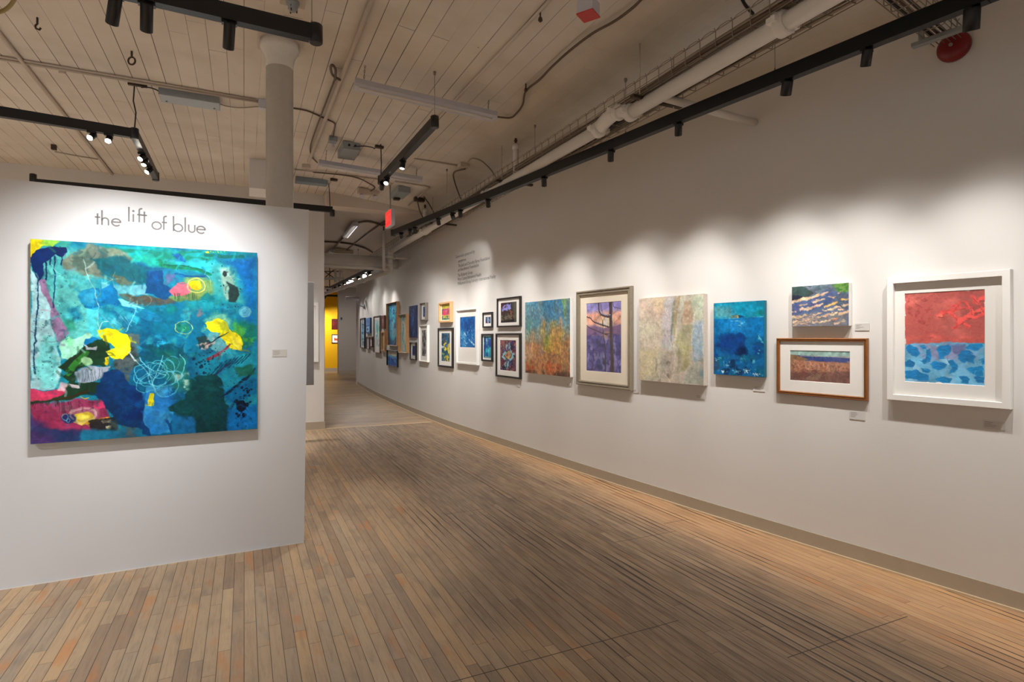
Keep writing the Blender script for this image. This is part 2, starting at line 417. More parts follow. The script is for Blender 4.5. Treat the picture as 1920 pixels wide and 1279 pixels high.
# ------------------------------------------------------------ the painter: procedural pictures computed on a grid
class Art:
    def __init__(s, w_m, h_m, cell, base, quad=None, seed=1):
        s.nx = max(int(w_m / cell), 8); s.ny = max(int(h_m / cell), 8)
        s.A = w_m / h_m
        u = (np.arange(s.nx + 1)) / s.nx; v = (np.arange(s.ny + 1)) / s.ny
        s.U, s.V = np.meshgrid(u, v); s.X = s.U * s.A; s.Y = s.V
        s.C = np.empty((s.ny + 1, s.nx + 1, 3)); s.C[:] = np.array(base, float) / 255
        s.seed = seed; s.k = 0; s.H = None
        if quad:                       # pixel corners (TL, TR, BR, BL) -> unit square
            src = quad; dst = [(0, 0), (1, 0), (1, 1), (0, 1)]; M = []; R = []
            for (x, y), (a, b) in zip(src, dst):
                M.append([x, y, 1, 0, 0, 0, -a * x, -a * y]); R.append(a)
                M.append([0, 0, 0, x, y, 1, -b * x, -b * y]); R.append(b)
            h = np.linalg.solve(np.array(M, float), np.array(R, float)); s.H = np.append(h, 1).reshape(3, 3)
            # pixels per unit height, to turn stroke widths given in pixels into units
            s.px = (abs(quad[3][1] - quad[0][1]) + abs(quad[2][1] - quad[1][1])) / 2
        else: s.px = 1.0
    def P(s, pts):
        a = np.array(pts, float).reshape(-1, 2)
        if s.H is None: return a * [s.A, 1]
        q = np.c_[a, np.ones(len(a))] @ s.H.T
        return (q[:, :2] / q[:, 2:]) * [s.A, 1]
    def noise(s, fx, fy=None, octv=4, seed=None, gain=.5, X=None, Y=None):
        fy = fx if fy is None else fy
        if seed is None: s.k += 1; seed = s.seed * 1000 + s.k
        rg = np.random.RandomState(seed % 100000); X = s.X if X is None else X; Y = s.Y if Y is None else Y
        out = np.zeros_like(X); amp = 1; tot = 0
        for o in range(octv):
            g = rg.rand(64, 64); x = X * fx * 2 ** o + 7.3; y = Y * fy * 2 ** o + 3.1
            xi = np.floor(x).astype(int); yi = np.floor(y).astype(int); fx_ = x - xi; fy_ = y - yi
            fx_ = fx_ * fx_ * (3 - 2 * fx_); fy_ = fy_ * fy_ * (3 - 2 * fy_)
            a = g[yi % 64, xi % 64]; b = g[yi % 64, (xi + 1) % 64]; c = g[(yi + 1) % 64, xi % 64]; d = g[(yi + 1) % 64, (xi + 1) % 64]
            out += amp * ((a * (1 - fx_) + b * fx_) * (1 - fy_) + (c * (1 - fx_) + d * fx_) * fy_); tot += amp; amp *= gain
        return out / tot
    var = .22
    def put(s, col, m, sl=None):
        sl = sl or (slice(None), slice(None))
        if s.var and m.size > 60:
            s.k += 1; X, Y = s.X[sl], s.Y[sl]; n = s.noise(9, octv=5, seed=s.seed * 1000 + s.k, X=X, Y=Y, gain=.65) - .5; hue = s.noise(5, octv=3, seed=s.seed * 900 + s.k, X=X, Y=Y) - .5
            c = np.array(col, float) / 255; c = c * (1 + s.var * 2.6 * n)[..., None] + (hue * s.var * .5)[..., None] * np.array([-.5, .6, .5]); m = np.clip(m, 0, 1)[..., None]
            s.C[sl] = np.clip(s.C[sl] * (1 - m) + c * m, 0, 1); return
        m = np.clip(m, 0, 1)[..., None]
        s.C[sl] = s.C[sl] * (1 - m) + (np.array(col, float) / 255) * m
    def warp(s, sl, amt, freq):
        X, Y = s.X[sl], s.Y[sl]
        if not amt: return X, Y
        s.k += 2
        amt = amt * 2.2
        return (X + (s.noise(freq, octv=5, seed=s.seed * 1000 + s.k, X=X, Y=Y, gain=.6) - .5) * 2 * amt,
                Y + (s.noise(freq, octv=5, seed=s.seed * 1000 + s.k + 500, X=X, Y=Y, gain=.6) - .5) * 2 * amt)
    def box(s, Q, pad):
        x0, y0 = Q.min(0) - pad; x1, y1 = Q.max(0) + pad
        i0 = max(int(x0 / s.A * s.nx), 0); i1 = min(int(x1 / s.A * s.nx) + 2, s.nx + 1)
        j0 = max(int(y0 * s.ny), 0); j1 = min(int(y1 * s.ny) + 2, s.ny + 1)
        return (slice(j0, max(j1, j0 + 1)), slice(i0, max(i1, i0 + 1)))
    def seg_d(s, X, Y, a, b):
        e = b - a; L = (e * e).sum() + 1e-12
        t = np.clip(((X - a[0]) * e[0] + (Y - a[1]) * e[1]) / L, 0, 1)
        return np.hypot(X - a[0] - t * e[0], Y - a[1] - t * e[1]), t
    def tex(s, m, sl, dry, X, Y):
        if dry:
            s.k += 1; n = s.noise(26, octv=4, seed=s.seed * 1000 + s.k, X=X, Y=Y); m = m * np.clip((n - dry * .62) / .12 + .5, 0, 1)
        return m
    def poly(s, pts, col, a=1.0, soft=4, wp=10, wf=9, dry=0):
        """filled patch; soft and wp (edge wander) are in picture pixels"""
        Q = s.P(pts); soft = soft / s.px if s.H is not None else soft; wp = wp / s.px if s.H is not None else wp
        sl = s.box(Q, soft + wp * 1.2); X, Y = s.warp(sl, wp, wf)
        ins = np.zeros(X.shape, bool); d = np.full(X.shape, 9.)
        for i in range(len(Q)):
            p, q = Q[i], Q[(i + 1) % len(Q)]
            c = ((p[1] > Y) != (q[1] > Y)) & (X < (q[0] - p[0]) * (Y - p[1]) / (q[1] - p[1] + 1e-12) + p[0])
            ins ^= c; d = np.minimum(d, s.seg_d(X, Y, p, q)[0])
        sd = np.where(ins, d, -d)
        s.put(col, s.tex(np.clip(sd / (soft + 1e-6) + .5, 0, 1) * a, sl, dry, X, Y), sl)
    def line(s, pts, w, col, a=1.0, soft=1.2, wp=0, wf=12, w2=None, dry=0, smooth=True):
        if s.H is not None: w = w / s.px; soft = soft / s.px; wp = wp / s.px; w2 = None if w2 is None else w2 / s.px
        if smooth and len(pts) > 2:
            pts = [tuple(p) for p in catmull([Vector((x, y)) for x, y in pts], 5)]
        Q = s.P(pts); w2 = w if w2 is None else w2
        sl = s.box(Q, max(w, w2) + soft + wp); X, Y = s.warp(sl, wp, wf); d = np.full(X.shape, 9.)
        n = len(Q) - 1
        for i in range(n):
            dd, t = s.seg_d(X, Y, Q[i], Q[i + 1]); ww = w + (w2 - w) * (i + t) / n
            d = np.minimum(d, dd - ww / 2)
        s.put(col, s.tex(np.clip(-d / soft + .5, 0, 1) * a, sl, dry, X, Y), sl)
    def ell(s, c, r, col, a=1.0, soft=3, wp=0, wf=10, rot=0, ring=None, dry=0):
        Q = s.P([c])[0]
        if s.H is None: r = (r[0] * s.A, r[1])
        if s.H is not None: r = (r[0] / s.px, r[1] / s.px); soft = soft / s.px; wp = wp / s.px; ring = None if ring is None else ring / s.px
        sl = s.box(np.array([Q - max(r), Q + max(r)]), soft + wp + (ring or 0)); X, Y = s.warp(sl, wp, wf)
        x = X - Q[0]; y = Y - Q[1]; cr, sr = math.cos(rot), math.sin(rot); x, y = x * cr + y * sr, -x * sr + y * cr
        k = np.hypot(x / r[0], y / r[1]); d = (1 - k) * min(r)
        if ring is not None: d = ring / 2 - np.abs(d)
        s.put(col, s.tex(np.clip(d / (soft + 1e-6) + .5, 0, 1) * a, sl, dry, X, Y), sl)
    def mottle(s, col, freq, lo, hi, a=1.0, region=None, fy=None, octv=5, rsoft=20, rwp=20):
        """noise-thresholded colour, optionally only inside a soft region polygon"""
        n = s.noise(freq, fy, octv); m = np.clip((n - lo) / (hi - lo), 0, 1) * a
        if region is not None:
            keep = s.C.copy(); s.put(col, m); new = s.C; s.C = keep
            msk = Art.__new__(Art); msk.__dict__.update(s.__dict__); msk.C = np.zeros_like(s.C); msk.var = 0
            msk.poly(region, (255, 255, 255), 1, rsoft, rwp); s.k = msk.k
            s.C = keep * (1 - msk.C) + new * msk.C
        else: s.put(col, m)
    def distort(s, *av):
        X, Y = s.X.copy(), s.Y.copy()
        for amp, fr in av:
            amp = amp / s.px if s.H is not None else amp; s.k += 2
            X = X + (s.noise(fr, octv=4, seed=s.seed * 1000 + s.k, gain=.6) - .5) * 2.4 * amp; Y = Y + (s.noise(fr, octv=4, seed=s.seed * 1000 + s.k + 700, gain=.6) - .5) * 2.4 * amp
        x = np.clip(X / s.A * s.nx, 0, s.nx - 1e-3); y = np.clip(Y * s.ny, 0, s.ny - 1e-3); i = x.astype(int); j = y.astype(int); fx = (x - i)[..., None]; fy = (y - j)[..., None]
        i1 = np.minimum(i + 1, s.nx); j1 = np.minimum(j + 1, s.ny); C = s.C
        s.C = (C[j, i] * (1 - fx) + C[j, i1] * fx) * (1 - fy) + (C[j1, i] * (1 - fx) + C[j1, i1] * fx) * fy
    def dabs(s, n, L, w, jit=.25, ang=(0, 6.28), seed=9, a=.7, dry=.35):
        """short brush marks that pick up and shift the colour beneath them"""
        rg = random.Random(seed); H, s.H = s.H, None; v, s.var = s.var, 0
        for _ in range(n):
            u, t = rg.random(), rg.random(); c = s.C[int(t * s.ny), int(u * s.nx)] * 255; k = 1 + rg.uniform(-jit, jit); c = np.clip(c * k + np.array([rg.uniform(-14, 14) for _ in range(3)]), 0, 255)
            q = rg.uniform(*ang); l = rg.uniform(*L); ww = rg.uniform(*w); dx, dy = math.cos(q) * l / s.A, math.sin(q) * l; b = rg.uniform(-.25, .25)
            s.line([(u, t), (u + dx * .5 - dy * b, t + dy * .5 + dx * b), (u + dx, t + dy)], ww, c, a, ww * .4, dry=dry)
        s.H = H; s.var = v
    def grain(s, amt, fx, fy=None):
        n = s.noise(fx, fy, 3) - .5; s.C = np.clip(s.C * (1 + amt * 2 * n)[..., None], 0, 1)
    def splat(s, c, spread, n, rmin, rmax, col, a=.9, seed=5):
        rg = random.Random(seed)
        for _ in range(n):
            x = rg.gauss(c[0], spread[0]); y = rg.gauss(c[1], spread[1]); r = rg.uniform(rmin, rmax)
            s.ell((x, y), (r, r * rg.uniform(.6, 1.3)), col, a, 1.0 if s.H is not None else .004)
    def drips(s, x0, x1, y, lmin, lmax, n, w, col, a=.8, seed=3, slant=0):
        rg = random.Random(seed)
        for _ in range(n):
            x = rg.uniform(x0, x1); L = rg.uniform(lmin, lmax)
            s.line([(x, y), (x + slant * L, y + L)], w, col, a, smooth=False)
    def build(s, w_m, h_m, name, mat):
        """flat grid facing local -y, centred, colours stored per vertex"""
        nx, ny = s.nx, s.ny
        co = np.empty(((nx + 1) * (ny + 1), 3)); co[:, 0] = (s.U.ravel() - .5) * w_m; co[:, 1] = 0; co[:, 2] = (.5 - s.V.ravel()) * h_m
        i, j = np.meshgrid(np.arange(nx), np.arange(ny)); a = (j * (nx + 1) + i).ravel()
        f = np.stack([a, a + nx + 1, a + nx + 2, a + 1], 1)
        me = bpy.data.meshes.new(name)
        me.vertices.add(len(co)); me.vertices.foreach_set('co', co.ravel())
        me.loops.add(f.size); me.loops.foreach_set('vertex_index', f.ravel().astype(np.int32))
        me.polygons.add(len(f)); me.polygons.foreach_set('loop_start', np.arange(0, f.size, 4, dtype=np.int32)); me.polygons.foreach_set('loop_total', np.full(len(f), 4, dtype=np.int32))
        me.update(calc_edges=True); me.validate()
        c = np.clip(s.C.reshape(-1, 3), 0, 1); lin = np.where(c <= .04045, c / 12.92, ((c + .055) / 1.055) ** 2.4)
        at = me.color_attributes.new('pigment', 'FLOAT_COLOR', 'POINT')
        at.data.foreach_set('color', np.c_[lin, np.ones(len(lin))].ravel().astype(np.float32))
        me.materials.append(mat); return me
def paint_mat(name, rough=.45, bump=.25, bscale=120):
    if name in MATS: return MATS[name]
    t = NT(name); at = t.n('ShaderNodeAttribute', attribute_name='pigment')
    t.set(at.outputs['Color'], rough); t.put(t.b.inputs['Specular IOR Level'], .3)
    if bump: t.bump(t.noise(t.coord(), bscale, 4), bump, .002)
    MATS[name] = t.m; return t.m
M_OIL = paint_mat('acrylic_paint_on_canvas', .4, .3)
M_IMPASTO = paint_mat('thick_textured_paint', .5, .8, 60)
M_PAPER = paint_mat('ink_and_watercolour_on_paper', .8, .05)

ARTS = {}
def art(fn): ARTS[fn.__name__] = fn; return fn

@art
def lift_of_blue(w, h):
    q = [(162, 42), (1408, 135), (1397, 1097), (168, 1163)]
    A = Art(w, h, w / 560, (14, 128, 158), q, 11)
    A.mottle((0, 98, 140), 3, .42, .62); A.mottle((40, 178, 190), 5, .55, .75, .6)
    # broad zones
    A.poly([(165, 90), (440, 110), (560, 330), (570, 560), (330, 630), (165, 620)], (96, 196, 190), .9, 60, 30)
    A.mottle((50, 150, 160), 14, .5, .66, .6, [(170, 160), (500, 150), (560, 500), (330, 600), (170, 560)])
    A.mottle((30, 90, 100), 40, .60, .70, .5, [(165, 150), (420, 150), (420, 560), (165, 600)])
    A.poly([(540, 70), (1100, 110), (1400, 135), (1400, 175), (1180, 175), (1150, 255), (850, 200), (600, 160)], (0, 152, 158), .9, 20, 16)
    A.poly([(700, 130), (1150, 150), (1250, 175), (1150, 200), (800, 190)], (20, 160, 140), .8, 20, 16)
    A.mottle((0, 110, 90), 6, .5, .6, .8, [(560, 80), (1330, 135), (1330, 165), (900, 180), (600, 140)], fy=30)
    A.poly([(1180, 165), (1405, 140), (1402, 640), (1340, 560), (1330, 380), (1290, 240)], (0, 106, 186), .95, 60, 20)
    A.poly([(900, 170), (1190, 185), (1240, 260), (1140, 250), (980, 215)], (40, 180, 205), .8, 20, 16)
    A.poly([(1140, 190), (1290, 240), (1320, 400), (1180, 400), (1130, 300)], (60, 165, 165), .85, 30, 20)
    A.poly([(350, 170), (480, 75), (620, 85), (720, 170), (760, 240), (760, 300), (600, 275), (500, 245), (360, 215)], (122, 128, 108), .85, 14, 18)
    A.mottle((60, 95, 90), 30, .48, .58, .7, [(360, 150), (500, 80), (640, 90), (760, 240), (600, 260), (400, 220)])
    A.poly([(500, 150), (640, 150), (840, 230), (810, 305), (620, 265), (520, 215)], (0, 84, 98), .9, 14, 18)
    A.mottle((8, 60, 75), 9, .5, .62, .7, [(520, 150), (800, 230), (780, 300), (600, 260)])
    A.poly([(590, 240), (700, 270), (760, 300), (640, 300)], (96, 92, 74), .8, 10, 12)
    A.poly([(555, 285), (640, 300), (815, 295), (800, 350), (640, 352), (570, 330)], (96, 172, 188), .92, 6, 8)
    A.poly([(640, 355), (900, 370), (960, 400), (760, 418), (660, 392)], (86, 82, 70), .92, 8, 10)
    A.poly([(775, 385), (815, 370), (830, 395), (790, 410)], (60, 60, 50), .8, 6, 6)
    A.poly([(800, 225), (880, 225), (890, 290), (955, 358), (900, 392), (838, 352), (795, 350)], (0, 62, 118), .95, 4, 10)
    A.drips(805, 880, 228, 15, 60, 9, 5, (0, 62, 118), .8)
    # middle water
    A.poly([(640, 400), (1180, 420), (1230, 560), (1000, 640), (760, 640), (560, 520)], (0, 124, 152), .7, 60, 40)
    A.poly([(760, 480), (1100, 430), (1140, 600), (960, 640), (780, 600)], (0, 104, 138), .7, 40, 30)
    A.poly([(1110, 350), (1240, 400), (1300, 440), (1000, 460), (1000, 420)], (20, 150, 165), .8, 25, 20)
    A.poly([(560, 440), (760, 450), (770, 560), (590, 560)], (50, 170, 195), .7, 24, 20)
    A.mottle((110, 205, 220), 30, .60, .68, .5, [(600, 450), (760, 460), (770, 560), (600, 560)])
    A.poly([(430, 360), (452, 325), (500, 312), (560, 325), (612, 292), (636, 330), (640, 370), (668, 402), (620, 422), (580, 412), (520, 437), (460, 427), (434, 400)], (0, 106, 162), .95, 3, 6)
    A.ell((495, 372), (50, 46), (30, 146, 188), .75, 8, 6); A.ell((495, 372), (30, 28), (60, 160, 195), .5, 8)
    A.mottle((0, 66, 108), 9, .52, .64, .55, [(600, 420), (1380, 420), (1380, 800), (760, 700)]); A.mottle((60, 176, 190), 18, .58, .68, .5, [(560, 420), (1300, 420), (1380, 700), (760, 700)]); A.mottle((0, 120, 96), 7, .54, .66, .5, [(900, 420), (1390, 420), (1390, 760), (1000, 700)])
    A.poly([(380, 440), (440, 430), (450, 490), (400, 500)], (0, 112, 165), .7, 16, 14)
    A.poly([(640, 378), (700, 395), (790, 430), (760, 440), (660, 412)], (120, 214, 230), .9, 4, 4)
    A.poly([(655, 410), (780, 432), (890, 482), (880, 505), (800, 496), (690, 440)], (10, 124, 168), .9, 4, 6)
    A.line([(700, 430), (800, 455), (888, 482), (880, 503), (800, 498), (760, 480)], 2, (0, 80, 130), .8)
    A.poly([(468, 428), (532, 428), (530, 592), (478, 600)], (72, 202, 216), .95, 10, 5)
    A.ell((485, 612), (46, 28), (0, 110, 170), .95, 4, 5)
    A.mottle((60, 175, 190), 18, .5, .6, .6, [(340, 470), (470, 440), (480, 580), (340, 600)])
    A.poly([(345, 490), (400, 480), (410, 540), (360, 545)], (30, 150, 110), .6, 14, 14)
    # white sail and mauve band on the left
    A.poly([(205, 265), (245, 262), (300, 440), (375, 560), (345, 605), (308, 610), (262, 450)], (146, 108, 150), .92, 5, 8)
    A.mottle((70, 60, 100), 45, .60, .66, .5, [(215, 270), (250, 270), (370, 560), (310, 600)])
    A.poly([(166, 205), (215, 275), (300, 560), (336, 700), (330, 800), (300, 868), (240, 870), (176, 862), (168, 560)], (168, 216, 226), .97, 4, 7)
    A.mottle((112, 212, 214), 5, .42, .62, .9, [(230, 560), (320, 600), (335, 740), (300, 860), (220, 850), (210, 700)])
    A.mottle((235, 240, 245), 7, .55, .7, .6, [(170, 280), (240, 420), (250, 600), (180, 840)])
    A.mottle((40, 100, 110), 55, .66, .70, .6, [(168, 300), (300, 500), (320, 800), (180, 840)])
    # yellow corner, navy drips
    A.poly([(150, 30), (245, 48), (218, 84), (176, 128), (168, 175), (150, 180)], (224, 214, 22), 1, 3, 6)
    A.poly([(212, 84), (235, 46), (340, 55), (290, 92)], (142, 198, 66), .95, 6, 8)
    A.poly([(290, 92), (340, 55), (400, 62), (360, 100)], (70, 180, 150), .7, 14, 8)
    A.poly([(160, 140), (188, 104), (230, 96), (290, 92), (358, 96), (358, 128), (335, 150), (305, 130), (285, 150), (268, 168), (238, 182), (232, 250), (206, 278), (172, 210)], (4, 38, 92), 1, 2, 5)
    A.line([(206, 270), (201, 400), (192, 600), (185, 790)], 6, (6, 44, 84), .95); A.line([(250, 165), (252, 220), (249, 268)], 6, (4, 38, 92))
    A.line([(296, 140), (298, 260), (286, 430)], 6, (4, 38, 92), .95, w2=4); A.line([(338, 140), (336, 188)], 6, (4, 38, 92), smooth=False); A.line([(274, 150), (272, 185)], 5, (4, 38, 92), smooth=False)
    # mint leaf, yellow flower, dark earth
    A.poly([(330, 612), (372, 582), (395, 600), (440, 588), (490, 556), (512, 570), (470, 600), (452, 640), (430, 692), (380, 702), (336, 694)], (150, 216, 188), .97, 3, 7)
    A.poly([(360, 590), (395, 586), (410, 615), (372, 640)], (110, 205, 150), .8, 6, 6)
    A.poly([(450, 640), (530, 600), (590, 600), (590, 690), (560, 745), (480, 735), (430, 760), (400, 830), (570, 838), (585, 880), (460, 896), (250, 945), (165, 962), (165, 925), (300, 880), (375, 822), (350, 800), (380, 780), (310, 748), (365, 718), (420, 680)], (20, 56, 34), .97, 3, 10)
    A.mottle((60, 78, 30), 12, .5, .6, .8, [(470, 650), (590, 620), (580, 700), (520, 740), (420, 740)])
    A.poly([(690, 575), (752, 575), (748, 740), (700, 830), (640, 780), (610, 720), (700, 640)], (82, 92, 92), .9, 8, 10)
    A.mottle((30, 60, 60), 40, .5, .58, .7, [(640, 600), (750, 580), (745, 760), (620, 780)])
    A.poly([(400, 765), (440, 740), (490, 730), (540, 745), (600, 735), (560, 800), (520, 825), (460, 830), (410, 820)], (158, 170, 188), .95, 3, 8)
    for x in range(420, 560, 13): A.line([(x, 825), (x + random.Random(x).uniform(-14, 14), 760)], 2, (40, 55, 60), .7, smooth=False)
    A.poly([(535, 556), (600, 546), (648, 562), (690, 568), (708, 600), (702, 660), (662, 706), (605, 692), (580, 662), (622, 640), (600, 618), (560, 606)], (238, 224, 16), 1, 2.5, 8)
    A.poly([(545, 560), (620, 565), (600, 600), (560, 595)], (200, 195, 30), .6, 10, 10); A.poly([(600, 655), (650, 650), (690, 600), (700, 650), (655, 700)], (246, 238, 60), .6, 14, 10)
    A.poly([(570, 690), (590, 686), (597, 718), (588, 738), (570, 728)], (238, 220, 16), 1, 2, 4)
    A.line([(375, 775), (410, 730), (470, 672)], 34, (44, 138, 52), .9, dry=.4, w2=22); A.ell((470, 716), (28, 20), (150, 200, 150), .9, 4, 6, rot=.6)
    A.poly([(440, 625), (480, 640), (530, 632), (525, 655), (470, 655)], (190, 200, 215), .9, 3, 8)
    A.poly([(370, 845), (420, 850), (425, 866), (385, 870)], (225, 215, 225), .9, 2, 6)
    # crimson field
    A.poly([(168, 855), (230, 872), (300, 866), (345, 850), (370, 868), (330, 905), (250, 934), (168, 926)], (204, 52, 94), .95, 4, 8)
    A.poly([(320, 830), (370, 845), (350, 885), (300, 880)], (230, 190, 200), .8, 6, 8)
    A.poly([(168, 950), (300, 945), (420, 925), (560, 930), (600, 1030), (560, 1096), (430, 1096), (300, 1100), (168, 1060)], (168, 46, 92), .95, 10, 10)
    A.mottle((210, 60, 100), 7, .5, .62, .8, [(175, 960), (330, 960), (340, 1060), (180, 1050)])
    A.mottle((130, 80, 96), 30, .5, .6, .7, [(330, 940), (540, 930), (560, 1000), (340, 1010)])
    A.poly([(500, 960), (560, 930), (580, 970), (520, 985)], (214, 62, 112), .9, 4, 6)
    A.poly([(165, 1005), (230, 1040), (300, 1085), (430, 1095), (430, 1165), (165, 1170)], (72, 48, 108), .95, 24, 14)
    A.mottle((20, 60, 110), 6, .5, .62, .8, [(180, 1080), (430, 1090), (430, 1160), (180, 1165)])
    A.drips(300, 500, 935, 10, 70, 12, 3, (60, 20, 40), .7, 8); A.drips(175, 280, 935, 10, 40, 6, 3, (60, 20, 40), .7, 9)
    A.line([(300, 930), (400, 905), (470, 880)], 12, (70, 40, 20), .8, dry=.3)
    A.line([(440, 915), (460, 922), (480, 914)], 4, (210, 180, 40))
    A.ell((460, 1010), (62, 42), (180, 120, 140), .7, 12); A.ell((450, 1030), (52, 34), (222, 196, 56), .95, 3, 5); A.ell((445, 1022), (24, 15), (236, 220, 90), .8, 5)
    A.line([(470, 1052), (530, 1040), (590, 1024)], 14, (216, 150, 30), .9, w2=8, dry=.3)
    for k in range(3): A.ell((448, 1012), (52 + 5 * k, 32 + 4 * k), (235, 225, 210), .6, 2, 3, ring=2)
    A.ell((376, 1028), (30, 26), (28, 44, 104), .95, 6, 5); A.ell((352, 1022), (11, 18), (120, 200, 220), .8, 1.5, ring=2.5); A.ell((368, 1040), (9, 10), (120, 200, 220), .8, 1.5, ring=2.5)
    A.poly([(470, 1050), (640, 1020), (640, 1100), (500, 1100)], (28, 34, 36), .9, 5, 14); A.mottle((200, 190, 150), 34, .56, .60, .9, [(490, 1060), (600, 1050), (560, 1095), (500, 1090)])
    A.poly([(430, 1092), (620, 1095), (780, 1060), (775, 1130), (430, 1160)], (20, 110, 150), .9, 14, 14)
    A.mottle((80, 90, 96), 26, .45, .58, .8, [(600, 1060), (780, 1050), (770, 1130), (620, 1130)])
    # navy mass and its neighbours
    A.poly([(505, 905), (560, 830), (575, 775), (640, 758), (690, 780), (702, 850), (760, 890), (805, 985), (800, 1095), (720, 1080), (640, 1060), (600, 1000), (560, 950)], (0, 52, 108), .97, 5, 12)
    A.mottle((0, 30, 90), 6, .5, .62, .7, [(560, 850), (760, 900), (790, 1060), (620, 1040)]); A.mottle((0, 90, 160), 14, .6, .7, .6, [(560, 850), (760, 900), (790, 1060), (620, 1040)])
    for r in (40, 55, 70): A.ell((690, 1010), (r, r * .8), (10, 40, 70), .5, 2, 3, ring=3)
    A.poly([(800, 870), (930, 870), (915, 940), (945, 1010), (925, 1112), (800, 1118), (790, 1040)], (52, 160, 218), .95, 5, 10)
    A.mottle((20, 110, 190), 7, .5, .65, .7, [(800, 900), (930, 900), (930, 1100), (800, 1110)]); A.mottle((150, 220, 240), 16, .58, .68, .7, [(790, 850), (940, 860), (930, 960), (800, 950)])
    A.poly([(780, 1060), (830, 1090), (830, 1125), (780, 1120)], (0, 50, 110), .9, 3, 6)
    A.line([(905, 1040), (925, 1075), (935, 1118)], 14, (0, 60, 130), .8, w2=8)
    A.poly([(808, 893), (828, 896), (842, 950), (838, 970), (815, 972), (804, 930)], (234, 222, 20), 1, 2, 4)
    # right-hand lower dark green
    A.poly([(1010, 835), (1090, 795), (1185, 792), (1232, 880), (1222, 950), (1262, 990), (1240, 1104), (1060, 1112), (1052, 1030), (930, 1002), (918, 972), (1000, 925)], (0, 58, 64), .97, 5, 12)
    A.mottle((6, 84, 84), 6, .5, .6, .7, [(1020, 840), (1180, 800), (1220, 940), (1060, 1000)], fy=20)
    A.poly([(930, 1000), (1060, 1030), (1055, 1110), (930, 1110)], (10, 96, 150), .9, 10, 12)
    A.poly([(1240, 1000), (1402, 960), (1400, 1098), (1235, 1104)], (0, 116, 198), .9, 16, 14)
    A.poly([(1225, 900), (1370, 820), (1400, 830), (1400, 900), (1260, 960), (1225, 950)], (0, 88, 140), .85, 14, 14)
    for k in range(9): A.line([(1200 + 18 * k, 930 - 12 * k), (1270 + 16 * k, 880 - 14 * k)], 9, (0, 34, 62), .75, dry=.5, wp=4, smooth=False)
    for k in range(8): A.line([(1150 + 24 * k, 800 - 9 * k), (1210 + 22 * k, 730 - 6 * k)], 7, (0, 40, 60), .7, dry=.5, smooth=False)
    A.poly([(1280, 760), (1370, 740), (1390, 800), (1300, 820)], (20, 92, 70), .8, 12, 12)
    A.splat((1310, 975), (22, 22), 26, 3, 14, (0, 20, 46)); A.ell((1312, 972), (26, 30), (0, 18, 42), 1, 3, 8)
    for k in range(16):
        an = k * .41; A.line([(1312, 972), (1312 + 58 * math.cos(an), 972 + 50 * math.sin(an))], 3, (0, 24, 50), .6, w2=1, smooth=False)
    A.splat((1340, 890), (20, 12), 10, 3, 8, (0, 24, 50)); A.splat((1280, 1060), (60, 30), 14, 2, 5, (0, 60, 120)); A.splat((1090, 740), (30, 22), 18, 3, 9, (0, 40, 62))
    # teal middle with scribbles
    A.poly([(780, 640), (940, 640), (1010, 700), (1000, 780), (880, 790), (790, 740)], (0, 82, 104), .85, 12, 16)
    A.poly([(830, 650), (960, 650), (950, 690), (850, 700)], (0, 100, 100), .7, 10, 12)
    A.poly([(900, 700), (1010, 720), (1030, 860), (950, 880), (900, 800)], (30, 120, 110), .8, 20, 20)
    A.mottle((190, 215, 200), 30, .55, .64, .7, [(940, 790), (1020, 770), (1010, 900), (940, 880)])
    A.mottle((30, 170, 215), 22, .5, .58, .9, [(745, 600), (830, 590), (930, 620), (900, 640), (800, 660), (790, 740), (750, 700)])
    A.drips(830, 1010, 640, 15, 60, 10, 3, (0, 90, 120), .7, 14)
    A.poly([(1000, 600), (1080, 570), (1080, 640), (1020, 690)], (0, 130, 185), .6, 20, 16)
    for k, (cx, cy, rx, ry, ro) in enumerate([(850, 800, 95, 60, .3), (880, 790, 50, 80, .6), (830, 830, 80, 45, -.5), (900, 850, 60, 70, .2), (860, 770, 40, 50, 0), (930, 740, 36, 45, .4), (880, 820, 100, 40, -.2), (810, 790, 40, 75, .9)]):
        A.ell((cx, cy), (rx, ry), (92, 200, 226), .75, 1.6, 4, 8, ro, ring=3)
    for p in ([(700, 672), (760, 740), (832, 824)], [(885, 690), (860, 760), (820, 860)], [(760, 700), (800, 760), (900, 800)], [(980, 690), (1010, 730), (990, 800)], [(800, 740), (830, 860), (850, 900)]):
        A.line(p, 4, (120, 210, 228), .8)
    A.line([(700, 672), (740, 720)], 7, (225, 240, 240), .8, smooth=False)
    A.line([(455, 160), (490, 280), (518, 340), (535, 460), (540, 520), (556, 548)], 3, (190, 225, 215), .8); A.line([(745, 390), (735, 450), (690, 560)], 3, (150, 220, 215), .8)
    for k in range(5): A.line([(610, 270), (610 + 50 * math.cos(k * 1.25), 270 + 42 * math.sin(k * 1.25))], 2.5, (150, 170, 140), .6, smooth=False)
    A.ell((765, 385), (50, 35), (130, 150, 130), .6, 1.5, 3, ring=2.5)
    for k in range(6): A.line([(560 + 30 * k, 470 + 8 * (k % 3)), (620 + 25 * k, 530 - 12 * (k % 2))], 2.5, (130, 210, 225), .6, smooth=False)
    for k in range(4): A.ell((410 + 12 * k, 285 + 6 * k), (46, 34), (60, 160, 180), .5, 1.5, 6, ring=2)
    A.line([(545, 545), (565, 505), (590, 500)], 3, (200, 230, 235), .8); A.line([(280, 180), (330, 250)], 3, (120, 215, 220), .8, smooth=False)
    # sun, pink cloud
    A.ell((1080, 318), (80, 62), (140, 165, 84), .85, 18, 10); A.poly([(925, 372), (1000, 345), (1110, 350), (1095, 398), (960, 402)], (112, 140, 70), .85, 10, 12)
